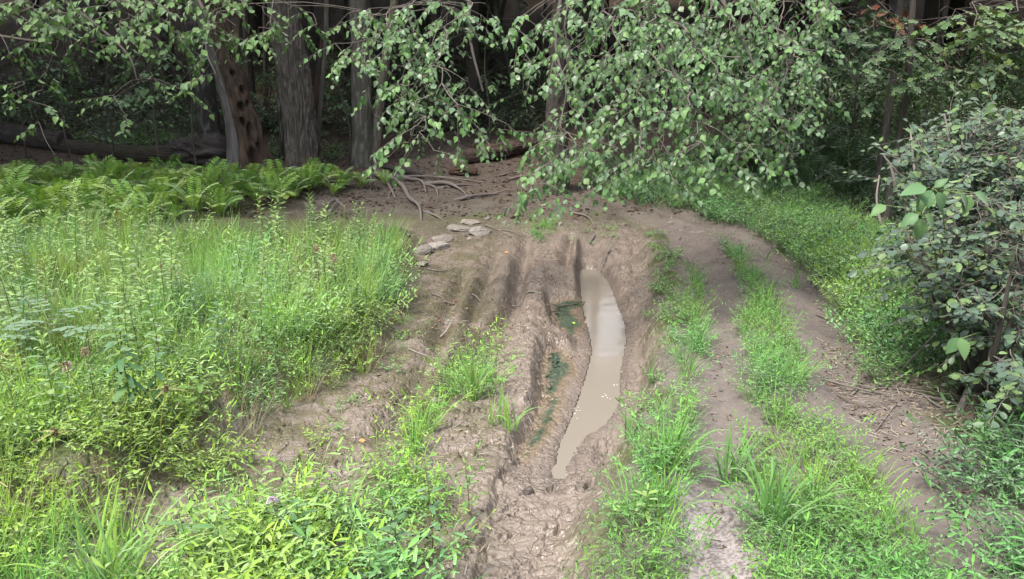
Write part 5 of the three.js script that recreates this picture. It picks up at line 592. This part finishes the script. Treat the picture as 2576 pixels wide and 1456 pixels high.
  const G = new THREE.Group(), lists = litM.map(() => []); for (let i = 0; i < 15000; i++) { const d = 10.3 + 14 * Math.pow(R5(), 1.3), x = (R5() * 2 - 1) * (3 + d * 0.75); if (d < 11.5 && N2(x * 0.7, d) > 0.1) continue; const M = new THREE.Matrix4().makeRotationFromEuler(new THREE.Euler(-Math.PI / 2 + (R5() - 0.5) * 0.9, R5() * 6.28, (R5() - 0.5) * 0.9, 'YXZ')).scale(V(1, 1, 1).multiplyScalar(0.05 + 0.05 * R5())); M.setPosition(x, H(x, -d) + 0.012, -d); lists[Math.floor(R5() * 4)].push(M); } lists.forEach((ms, k) => inst('dead_leaves', lf, litM[k], ms, null, G)); tag(G, 'leaf_litter', 'brown fallen leaves strewn over the shaded woodland floor', 'leaf litter', null, 'stuff');
  const fall = (label, x, y, c, L) => { const g = gp(x, y), m = mesh('fallen_leaf', lf, matte(...c)); basis(V(g.x, H(g.x, g.z) + 0.012, g.z), V(Math.cos(x), 0.1, Math.sin(x)).normalize(), V(0.2, 1, 0.3), L).decompose(m.position, m.quaternion, m.scale); tag(m, 'fallen_leaf', label, 'leaf'); };
  fall('red fallen leaf lying by the first rut', 1142, 738, [0.5, 0.13, 0.12], 0.09); fall('orange fallen leaf on the mossy mud by the first rut', 1104, 796, [0.6, 0.2, 0.06], 0.07); fall('yellow orange leaf at the head of the second rut', 1269, 634, [0.6, 0.26, 0.08], 0.07); fall('yellow leaf on the mud at the head of the middle ridge', 1332, 628, [0.5, 0.4, 0.08], 0.07); fall('pale brown leaf on the mossy mud lane', 998, 796, [0.35, 0.2, 0.12], 0.07); fall('red leaf on the eroded edge below the dark broad leaved plant', 452, 1106, [0.6, 0.16, 0.14], 0.07); fall('green leaf floating by the algae of the puddle', 1440, 792, [0.25, 0.36, 0.08], 0.06); fall('pinkish leaf on the bare dirt before the shrub', 2090, 1022, [0.42, 0.18, 0.14], 0.09); fall('orange brown leaf on the mud below the white stone', 920, 1110, [0.4, 0.18, 0.08], 0.06);
  // foam flecks on the water
  for (const [x, y] of [[1545, 968], [1552, 968], [1520, 990], [1524, 994], [1516, 997], [1455, 1024], [1458, 1032], [1450, 1032], [1446, 1040], [1452, 1052], [1535, 1003], [1528, 1000]]) { const r = ray(x, y), t = (WATER + 0.004 - EYE.y) / r.y, g = new THREE.SphereGeometry(0.003 + 0.004 * R5(), 10, 6); g.scale(1, 0.35, 0.7); const m = mesh('foam_fleck', g, matte(0.72, 0.68, 0.6, 0.5)); m.position.copy(r.multiplyScalar(t).add(EYE)); tag(m, 'foam_fleck', 'whitish fleck of foam floating on the brown puddle', 'foam', 'foam flecks on the puddle'); }
}

// ---------------------------------------------------------------- dead wood, roots, stones, litter
const R6 = rngOf(606);
{ // the leaning dead snag: grey wood on one side, brown rot with woodpecker holes on the other
  const d = 12.9, f = onPlane(632, 392, d), G = new THREE.Group(); G.position.set(f.x, H(f.x, -d), -d); const o = G.position;
  const ax = [[632, 392], [606, 300], [582, 210], [556, 120], [532, 40], [520, 0]].map(([x, y], i) => onPlane(x, y, d).sub(o)); ax[0].y = -0.15; ax.push(ax[5].clone().add(V(-0.25, 1.2, 0)));
  const P = spline(ax, 130), half = (i) => { const t = i / 130; return lerp(0.30, 0.23, sstep(0, 0.3, t)) * (t > 0.9 ? lerp(1, 0.45, (t - 0.9) / 0.1) : 1) * (1 + 0.35 * sstep(0.12, 0, t)); };
  const holes = [[0.30, 0.55, 0.06], [0.22, 0.95, 0.07], [0.235, 0.45, 0.045], [0.13, 0.7, 0.08], [0.16, 1.15, 0.05], [0.08, 0.35, 0.09], [0.38, 0.9, 0.04], [0.05, 0.95, 0.12], [0.45, 0.6, 0.05]];
  const build = (a0, a1, col, deep, name, mat) => { const mb = new MB(), n = 130, seg = 60, rows = []; for (let i = 0; i <= n; i++) { const t = i / n, r = half(i), row = []; for (let k = 0; k <= seg; k++) { const a = lerp(a0, a1, k / seg), ca = Math.cos(a), sa = Math.sin(a); let rr = r * (1 + deep * N3(ca * 3, sa * 3, t * 5) + deep * 0.6 * (1 - 2 * Math.abs(N3(ca * 9, sa * 9, t * 6)))), dark = 1;
        for (const [ht, ha, hr] of holes) { const q = Math.hypot((t - ht) * 4.2 * 0.7, (a - ha) * r * 1.0); if (q < hr) { rr -= 0.16 * Math.sqrt(1 - (q / hr) * (q / hr)) * (deep > 0.1 ? 1 : 0); } }
        if (t < 0.14 && deep > 0.1) rr -= 0.22 * r * sstep(0.14, 0, t) * sstep(0.1, 0.5, Math.sin(a * 7 + 1)); 
        const c = col(t, a); row.push(mb.vert(P[i].x + ca * rr, P[i].y, P[i].z + sa * rr, c[0], c[1], c[2], a * 0.3, t * 4)); } rows.push(row); }
    for (let i = 0; i < n; i++) for (let k = 0; k < seg; k++) mb.quad(rows[i][k], rows[i][k + 1], rows[i + 1][k + 1], rows[i + 1][k]); const g = mb.geo(); mesh(name, g, mat, G); };
  // angle 0 points right, pi/2 towards the camera
  build(-1.2, 1.75, (t, a) => { const k = 1 + 0.4 * N3(a * 3, t * 20, 1); const y = sstep(0.1, 0.6, N3(a * 2, t * 9, 4)); return [lerp(0.062, 0.085, y) * k, lerp(0.040, 0.058, y) * k, lerp(0.030, 0.042, y) * k]; }, 0.16, 'rotten_side', woodMat);
  build(1.7, 2 * Math.PI - 1.15, (t, a) => { const k = 1 + 0.25 * N3(a * 3, t * 14, 2); return [0.12 * k, 0.11 * k, 0.112 * k]; }, 0.07, 'bare_side', woodMat);
  tag(G, 'dead_snag', 'leaning dead trunk, half grey bare wood, half rotten brown with holes', 'dead tree');
}
function log(name, label, pts, radii, o = {}, cat = 'log', group) { // pts [px, py, height of the axis over the ground]
  const P = pts.map(([x, y, h]) => gp(x, y, h)), c = P[0].clone().lerp(P[P.length - 1], 0.5); c.y = H(c.x, c.z); const G = mesh(name, new THREE.BufferGeometry(), barkMat); const loc = spline(P.map(p => { p.y = H(p.x, p.z) + (pts[P.indexOf(p)]?.[2] ?? 0); return p.sub(c); }), o.n ?? 60);
  const n = loc.length - 1, rr = loc.map((_, i) => { const t = i / n * (radii.length - 1), k = Math.min(radii.length - 2, Math.floor(t)); return lerp(radii[k], radii[k + 1], t - k); }), col = o.col ?? [0.12, 0.10, 0.09], seed = o.seed ?? 1;
  const mb = new MB(); mb.tube(loc, rr, o.seg ?? 24, (t, a, len) => { const k = 1 + 0.35 * N3(Math.cos(a) * 3 + seed, Math.sin(a) * 3, len * 3), m = (o.moss ?? 0) * sstep(-0.1, 0.4, N3(Math.cos(a) * 2 + seed, Math.sin(a) * 2, len * 2)); return [lerp(col[0] * k, 0.05, m), lerp(col[1] * k, 0.075, m), lerp(col[2] * k, 0.025, m)]; }, true, ridged(seed, o.depth ?? 0.16, o.freq ?? 8));
  G.geometry = mb.geo(); G.material = o.mat ?? barkMat; G.position.copy(c); return tag(G, name, label, cat, group);
}
log('fallen_log', 'long grey fallen log with ridged bark lying across the shade', [[-160, 316, 0.2], [-20, 330, 0.2], [90, 345, 0.2], [165, 356, 0.18]], [0.2, 0.2, 0.19, 0.18], { seg: 40, n: 90, col: [0.06, 0.052, 0.048], seed: 31, depth: 0.12 });
log('fallen_log', 'low dark mossy log behind the ferns joining the rotten stump', [[150, 365, 0.1], [300, 384, 0.12], [430, 388, 0.14], [520, 386, 0.16]], [0.13, 0.15, 0.17, 0.2], { col: [0.04, 0.03, 0.024], seed: 32, moss: 0.25 });
{ const g = log('rotten_stump', 'grey split rotten stump lying against the leaning snag', [[425, 372, 0.2], [490, 380, 0.24], [545, 386, 0.22], [585, 392, 0.14]], [0.1, 0.26, 0.3, 0.2], { seg: 44, n: 60, col: [0.06, 0.052, 0.05], seed: 33, depth: 0.5, freq: 12 }, 'stump'); }
log('rotten_log', 'pale brown rotting log lying across the head of the path', [[1172, 398, 0.1], [1230, 384, 0.14], [1290, 372, 0.14], [1345, 362, 0.12]], [0.12, 0.15, 0.14, 0.1], { col: [0.07, 0.045, 0.038], seed: 34, depth: 0.3 });
log('rotten_log', 'short crumbling red brown log chunk on the path below the rotting log', [[1130, 432, 0.06], [1165, 428, 0.09], [1200, 434, 0.05]], [0.05, 0.11, 0.06], { col: [0.075, 0.045, 0.032], seed: 35, depth: 0.5, n: 30 });
log('fallen_branch', 'dark fallen branch across the woodland floor behind the hanging sprays', [[1040, 330, 0.06], [1130, 322, 0.06], [1260, 300, 0.06]], [0.05, 0.06, 0.04], { col: [0.035, 0.03, 0.026], seed: 36, n: 30, seg: 10 }, 'branch');
log('fallen_branch', 'thin dark branch lying by the foot of the pale lichened tree', [[965, 418, 0.04], [1000, 428, 0.06], [1060, 440, 0.04]], [0.04, 0.05, 0.03], { col: [0.045, 0.04, 0.038], seed: 37, n: 24, seg: 10 }, 'branch');
{ // roots of the pale tree, bare on the trampled bank: parts of that tree
  const roots = [[[930, 430], [965, 455], [985, 480], [1002, 512]], [[950, 428], [1010, 470], [1030, 500], [1055, 525], [1060, 555]], [[960, 432], [1030, 452], [1060, 462], [1075, 500]], [[1040, 455], [1090, 470], [1105, 505]], [[1060, 460], [1120, 465], [1160, 478], [1185, 505]], [[1100, 468], [1150, 465], [1215, 462]], [[1140, 500], [1180, 498], [1230, 490], [1275, 482]], [[985, 440], [1060, 446], [1120, 452], [1180, 452]], [[925, 430], [935, 455], [930, 480]], [[1060, 525], [1095, 540], [1125, 552]], [[870, 520], [845, 508], [825, 520], [815, 550]], [[750, 560], [790, 558], [822, 545], [850, 515], [872, 520]], [[1000, 470], [985, 480], [975, 500]]];
  const rr = [0.045, 0.06, 0.045, 0.035, 0.045, 0.03, 0.035, 0.03, 0.035, 0.03, 0.035, 0.032, 0.028];
  const o = lich.position; roots.forEach((pl, i) => { const P = spline(pl.map(([x, y], k) => { const g = gp(x, y, 0.02); g.y = H(g.x, g.z) + (k === 0 || k === pl.length - 1 ? -0.02 : 0.024 + 0.03 * R6()); return g.sub(o); }), 28); const mb = new MB(); mb.tube(P, P.map((_, k) => rr[i] * 0.8 * lerp(1.15, 0.3, k / 28) * (0.85 + 0.3 * R6() * 0.5)), 12, (t, a, l) => { const k = 1 + 0.3 * N3(Math.cos(a) * 3 + i, Math.sin(a) * 3, l * 5); return [0.15 * k, 0.13 * k, 0.125 * k]; }, true, ridged(i + 80, 0.16, 6)); mesh('root', mb.geo(), woodMat, lich); });
}
// stones
function rockGeo(seed, sx, sy, sz, sharp = 3) { const g = new THREE.IcosahedronGeometry(1, 5), p = g.attributes.position; const pl = []; const r = rngOf(seed); for (let i = 0; i < 14; i++) pl.push([V(r() - 0.5, (r() - 0.5) * 1.1, r() - 0.5).normalize(), 0.62 + 0.3 * r()]);
  for (let i = 0; i < p.count; i++) { const v = V(p.getX(i), p.getY(i), p.getZ(i)); for (const [n, k] of pl) { const e = v.dot(n) - k; if (e > 0) v.addScaledVector(n, -e * 0.95); } v.multiplyScalar(1 + 0.05 * N3(v.x * 3 + seed, v.y * 3, v.z * 3) + 0.02 * N3(v.x * 11, v.y * 11 + seed, v.z * 11)); p.setXYZ(i, v.x * sx, v.y * sy, v.z * sz); } g.computeVertexNormals(); return g; }
const stoneTex = grainTex(256, (u, v) => 0.75 + 0.14 * tileN(u, v, 8, 2) + 0.12 * tileN(u, v, 40, 5)), stoneBump = grainTex(256, (u, v) => 0.5 + 0.3 * tileN(u, v, 9, 1) + 0.2 * tileN(u, v, 38, 3));
const stoneMats = [[0.27, 0.24, 0.215], [0.23, 0.21, 0.195], [0.32, 0.29, 0.27], [0.19, 0.16, 0.135]].map(c => new THREE.MeshStandardMaterial({ color: C(...c), map: stoneTex, bumpMap: stoneBump, bumpScale: 0.01, roughness: 0.9 }));
function stone(px, py, wpx, hpx, dpx, label, turn = 0, m = 0, name = 'stone', group) { const g = gp(px, py), dep = proj(g)[2], k = dep / FOC / 2; const s = mesh(name, rockGeo(Math.floor(px * 7 + py), wpx * k, hpx * k, dpx * k), stoneMats[m]); s.position.set(g.x, H(g.x, g.z) + hpx * k * 0.12, g.z); s.rotation.y = turn; s.rotation.z = (R6() - 0.5) * 0.15; return tag(s, name, label, name, group); }
stone(1160, 575, 75, 24, 60, 'long pale stone slab at the bank below the bare roots', -0.3, 0);
stone(1208, 588, 62, 34, 44, 'thick blocky pale stone at the end of the long slab', 0.4, 2);
stone(1182, 558, 56, 16, 40, 'narrow flat stone just above the long pale slab', -0.35, 0);
stone(1112, 602, 58, 28, 50, 'topmost of three pale stones stepping down beside the grass', 0.2, 0);
stone(1100, 622, 62, 32, 50, 'middle flat stone of the three stepping down beside the grass', 0.1, 2);
stone(1066, 634, 56, 40, 50, 'rough angular lowest stone of the three beside the grass', 0.5, 1);
stone(1060, 668, 40, 20, 30, 'small white stone alone on the mossy mud beside the grass', 0.2, 2);
stone(1182, 602, 16, 15, 14, 'small pale stone chip below the long slab', 0.2, 2);
stone(1168, 594, 14, 16, 12, 'small pale upright stone beside the long slab', 0.2, 0);
stone(1226, 548, 22, 14, 16, 'small grey stone above the thick blocky stone', 0.9, 1);
stone(1272, 562, 20, 14, 16, 'round grey stone between the slab and the rut heads', 0.3, 1);
stone(1250, 547, 16, 9, 12, 'small flat stone near the sticks above the ruts', 0.1, 3);
stone(1195, 498, 26, 9, 14, 'little flat stone among the ends of the roots', 0.2, 0);
stone(1410, 566, 14, 16, 12, 'small pale stone on the mud above the puddle', 0.2, 2);
stone(1450, 560, 14, 10, 12, 'small grey stone on the dark mud ramp above the puddle', 0.2, 1);
stone(1570, 562, 18, 10, 14, 'small brown stone at the wheel track over the puddle', 0.2, 3);
stone(1686, 566, 16, 12, 12, 'pale pebble lying on the bare wheel track', 0.2, 0);
stone(1028, 606, 14, 8, 16, 'small grey stone at the tip of the grass', 0.2, 1);
stone(1096, 984, 26, 22, 22, 'white stone beside the long grass clump in the mud', 0.3, 2);
stone(1128, 790, 20, 24, 18, 'white mottled stone in the bottom of the far left rut', 0.6, 2);
stone(1566, 806, 16, 9, 12, 'brown stone at the water edge of the puddle', 0.3, 3);
stone(1330, 1222, 34, 24, 30, 'dark wet stone sunk in the mud below the puddle', -0.6, 3).material = new THREE.MeshStandardMaterial({ color: C(0.055, 0.045, 0.04), roughness: 0.45, bumpMap: stoneBump, bumpScale: 0.004 });
{ // pebbles strewn on the mud and the path
  const spots = []; const L = new Line2([[1060, 640], [1330, 600], [1360, 760], [1240, 900], [1000, 1100], [900, 1060], [1040, 860]]); for (let i = 0; i < 34; i++) spots.push(L.sample(R6));
  const L2 = new Line2([[1600, 520], [1700, 600], [1790, 720], [1830, 1000], [1800, 1200], [1780, 1000], [1760, 760], [1600, 560]]); for (let i = 0; i < 40; i++) spots.push(L2.sample(R6));
  const geos = [1, 2, 3].map(k => rockGeo(k * 31, 1, 0.6, 0.8)); spots.forEach(([x, d]) => { const s = mesh('pebble', geos[Math.floor(R6() * 3)], stoneMats[Math.floor(R6() * 4)]); const k = 0.007 + 0.012 * R6() * R6(); s.scale.set(k, k, k); s.position.set(x, H(x, -d) + k * 0.3, -d); s.rotation.y = R6() * 6; tag(s, 'pebble', 'small pale pebble lying on the bare mud or wheel track', 'pebble', 'pebbles strewn over bare mud'); }); }
// sticks
function stick(pts, w, label, colr = [0.26, 0.22, 0.19], lift = 0.015, group) { const P = spline(pts.map(([x, y, h = 0]) => { const g = gp(x, y, h); g.y = H(g.x, g.z) + lift + h; return g; }), 14), c = P[7].clone(), dep = proj(c)[2], r = w * dep / FOC / 2; const mb = new MB(); mb.tube(P.map(p => p.clone().sub(c)), P.map((_, i) => r * lerp(1, 0.55, i / 14) * (0.9 + 0.2 * R6())), 7, (t, a) => { const k = 1 + 0.25 * N3(a, t * 9, c.x); return [colr[0] * k * 0.65, colr[1] * k * 0.65, colr[2] * k * 0.65]; }); const m = mesh('stick', mb.geo(), woodMat); m.position.copy(c); return tag(m, 'stick', label, 'stick', group); }
stick([[1222, 566], [1250, 578], [1285, 598]], 6, 'grey stick sloping from the stones to the rut heads');
stick([[1250, 578], [1285, 586], [1305, 590]], 4, 'thin stick crossing the grey stick by the rut heads');
stick([[1440, 540], [1475, 548], [1492, 570], [1496, 580]], 5, 'curved bare stick on the dark ramp above the puddle', undefined, 0.03);
stick([[1496, 590], [1484, 604]], 5, 'short thin stick below the curved stick on the ramp');
stick([[1545, 618, .05], [1520, 632, .06], [1508, 642, .05], [1514, 662, .01]], 5, 'hooked twig standing beside the head of the puddle', [0.3, 0.27, 0.25], 0.03);
stick([[1570, 488], [1610, 496], [1650, 498]], 6, 'grey branch at the verge where the path bends', [0.24, 0.2, 0.18]);
stick([[1085, 742], [1110, 746], [1130, 752]], 4, 'thin pale stick over the mud by the first rut');
stick([[1118, 752], [1140, 748], [1148, 744]], 5, 'pale forked stick end at the first rut');
stick([[1322, 738], [1340, 746], [1362, 748]], 5, 'pale straight stick on the mud between the ruts', [0.42, 0.38, 0.35]);
stick([[1290, 748], [1304, 744], [1320, 738]], 4, 'thin pale twig across the second rut', [0.4, 0.36, 0.33]);
stick([[1108, 828], [1124, 818], [1142, 812]], 6, 'pale stick in the bottom of the first rut', [0.4, 0.36, 0.33]);
stick([[1028, 884], [1060, 888], [1098, 896]], 5, 'straight grey stick on the mossy mud lane', [0.36, 0.31, 0.29]);
stick([[1210, 750], [1190, 746], [1160, 740]], 3, 'fine twig lying over the mud ridge', [0.36, 0.31, 0.29]);
stick([[1075, 680], [1110, 684], [1145, 676]], 4, 'fine grey twig below the white stone', [0.33, 0.28, 0.26]);
stick([[1280, 452], [1310, 446], [1335, 444]], 8, 'thick grey stick on the path beyond the roots');
stick([[1255, 445], [1300, 432], [1340, 442]], 4, 'bent thin stick near the thick stick on the path');
stick([[1100, 446], [1160, 452], [1220, 462]], 5, 'long pale stick across the upper path');
stick([[1380, 448], [1400, 438], [1412, 430]], 5, 'short stick leaning on the path under the leaves');
stick([[1210, 494], [1240, 488], [1280, 480]], 6, 'pale stick beyond the root ends');
stick([[1540, 770, 0.0], [1538, 752, 0.05]], 5, 'stub of a twig standing up from the puddle edge', [0.16, 0.13, 0.11]);
stick([[1405, 750, 0.0], [1452, 745, 0.0], [1462, 738, .02]], 4, 'short dark twig by the left edge of the puddle', [0.16, 0.13, 0.11]);
stick([[2050, 830], [2100, 842], [2160, 838]], 5, 'grey bent stick at the edge of the far wheel track', [0.2, 0.17, 0.15]);
stick([[2060, 1012], [2200, 1044], [2330, 1068], [2420, 1082]], 6, 'longest grey branch lying before the shrub stems', [0.26, 0.23, 0.22]);
stick([[2100, 1000], [2190, 1025], [2290, 1050], [2370, 1060]], 5, 'second long grey branch just behind the longest one', [0.26, 0.23, 0.22]);
stick([[2170, 1020], [2260, 1046], [2350, 1070], [2450, 1100]], 5, 'thin branch crossing the two long grey branches', [0.22, 0.19, 0.18]);
stick([[2138, 1040], [2152, 1020], [2160, 1002]], 5, 'short broken stick across the long grey branches', [0.36, 0.32, 0.3]);
stick([[2310, 1062], [2340, 1085], [2370, 1100]], 6, 'short straight stick before the shrub stems', [0.26, 0.23, 0.22]);
stick([[2240, 1090], [2210, 1120], [2195, 1135]], 5, 'grey stick lying on the bare dirt below the shrub', [0.26, 0.23, 0.22]);
stick([[2100, 1060], [2160, 1075], [2230, 1085]], 4, 'thin twig on the dirt below the long branches', [0.22, 0.18, 0.16]);
stick([[2260, 1000, .02], [2300, 960, .3], [2340, 920, .6]], 5, 'bare thin branch poking up under the shrub', [0.26, 0.23, 0.22]);
stick([[2390, 1190], [2420, 1182], [2450, 1172]], 8, 'pale broken stick at the verge below the shrub', [0.5, 0.47, 0.46]);
for (let i = 0; i < 40; i++) { const px = lerp(2060, 2450, R6()), py = lerp(985, 1130, R6()); stick([[px, py], [px + 30 + 50 * R6(), py + 14 * (R6() - 0.3)]], 2.6, 'fine dry twig in the litter under the shrub', [0.2, 0.17, 0.16], 0.012, 'fine twigs under the shrub'); }
for (let i = 0; i < 60; i++) { const px = lerp(880, 1500, R6()), py = lerp(425, 520, R6()), a = R6() * 3; stick([[px, py], [px + 40 * Math.cos(a), py + 10 * Math.sin(a)]], 2.6, 'thin broken twig scattered on the upper path', [0.22, 0.18, 0.165], 0.012, 'twigs scattered on the upper path'); }
{ // shrub foot: old cracked stump with grey stems, and bleached twigs sticking out of the leaves
  const mk = (pts, w, label, col, seed) => { const P = spline(pts.map(([x, y, d]) => at(x, y, d)), 20), c = P[0].clone(), mb = new MB(), dep = pts[0][2]; mb.tube(P.map(p => p.clone().sub(c)), P.map((_, i) => w * dep / FOC / 2 * lerp(1, 0.5, i / 20)), 14, (t, a, l) => { const k = 1 + 0.3 * N3(a, l * 5, seed); return [col[0] * k * 0.6, col[1] * k * 0.6, col[2] * k * 0.6]; }, true, ridged(seed, 0.25, 7)); const m = mesh('dead_wood', mb.geo(), woodMat); m.position.copy(c); return tag(m, 'dead_wood', label, 'dead wood'); };
  mk([[2400, 1065, 4.35], [2425, 1010, 4.4], [2452, 950, 4.5], [2480, 900, 4.6]], 22, 'bleached grey dead stem rising at the foot of the shrub', [0.36, 0.31, 0.29], 3);
  mk([[2428, 1085, 4.25], [2440, 1040, 4.35], [2470, 960, 4.5], [2505, 900, 4.6]], 34, 'split brown dead stem beside the bleached grey one', [0.2, 0.14, 0.12], 4);
  mk([[2468, 1095, 4.3], [2478, 1020, 4.45], [2500, 950, 4.6]], 26, 'dark dead stem right of the split brown stem', [0.13, 0.1, 0.09], 5);
  for (const [pts, l] of [[[[2215, 560, 5.2], [2205, 500, 5.2], [2212, 440, 5.2]], 'pale bare twig at the left edge of the shrub'], [[[2310, 520, 5.3], [2300, 430, 5.3], [2290, 330, 5.4]], 'tall bare twig rising above the shrub leaves'], [[[2330, 520, 5.3], [2270, 450, 5.2], [2230, 400, 5.2]], 'long bare twig crossing the shrub leaves'], [[[2390, 400, 5.2], [2385, 340, 5.2], [2375, 285, 5.2]], 'thin bare twig at the top of the shrub'], [[[2420, 380, 5.2], [2450, 330, 5.2], [2470, 280, 5.2]], 'bleached twig tuft on the crest of the shrub'], [[[2300, 600, 5.1], [2330, 540, 5.1], [2280, 470, 5.2]], 'crooked bare twig inside the shrub leaves'], [[[2255, 480, 5.3], [2240, 420, 5.3], [2222, 390, 5.3]], 'short forked bare twig beside the shrub']]) { const m = mk(pts, 7, l, [0.36, 0.31, 0.30], 7); }
}

{ // crumbs of bark, stalk and dead grass on the bare ground
  const bit = new MB(); bladeInto(bit, V(0, 0, 0), V(0.1, 0.12, 1), 0.06, 0.004, 0.2, 3); const flake = leafGeo({ w: 0.5, rows: 3, fold: 0.3, bend: 0.6 }); flake.rotateX(Math.PI / 2); flake.scale(0.03, 0.03, 0.03);
  const ms = [matte(0.2, 0.16, 0.12), matte(0.1, 0.07, 0.055), matte(0.3, 0.27, 0.24)];
  const strew = (poly, n, label) => { const L = new Line2(poly), G = new THREE.Group(), lists = [[], [], [], []]; for (let i = 0; i < n; i++) { const [x, d] = L.sample(R6); if (PUD.sdf(x, d, 0.3) > -0.03) continue; const s = 0.5 + R6() * 0.9; lists[Math.floor(R6() * 4)].push(new THREE.Matrix4().makeRotationFromEuler(new THREE.Euler((R6() - 0.5) * 0.5, R6() * 6.28, (R6() - 0.5) * 0.5)).scale(V(s, s, s)).setPosition(x, surface(x, d, true).h + 0.004, -d)); } [[bit.geo(), ms[0]], [bit.geo(), ms[2]], [flake, ms[1]], [flake, ms[0]]].forEach(([g, m], k) => inst('crumbs', g, m, lists[k], null, G)); tag(G, 'plant_debris', label, 'debris', null, 'stuff'); };
  strew([[2050, 900], [2400, 960], [2480, 1060], [2440, 1200], [2420, 1400], [2250, 1200], [2080, 1050]], 2200, 'dry stalks and bark crumbs on the dirt before the shrub');
  strew([[1100, 560], [1340, 540], [1420, 640], [1380, 900], [1300, 1200], [1300, 1456], [900, 1456], [560, 1300], [760, 1050], [980, 880], [1060, 660]], 1500, 'scattered stalk crumbs on the mud between the ruts');
  strew([[1560, 500], [1720, 560], [1840, 600], [1960, 650], [2100, 800], [2140, 960], [2040, 800], [1940, 680], [1820, 700], [1840, 1000], [1830, 1456], [1780, 1456], [1780, 800], [1700, 640]], 1200, 'stalk crumbs strewn along the bare wheel tracks');
  strew([[760, 500], [900, 440], [1300, 400], [1500, 450], [1560, 520], [1300, 530], [1000, 540], [760, 540]], 1600, 'bark crumbs on the trampled bank round the bare roots');
}

scene.traverse(o => { if (o.isMesh) { o.castShadow = true; o.receiveShadow = true; } });
renderer.render(scene, camera);
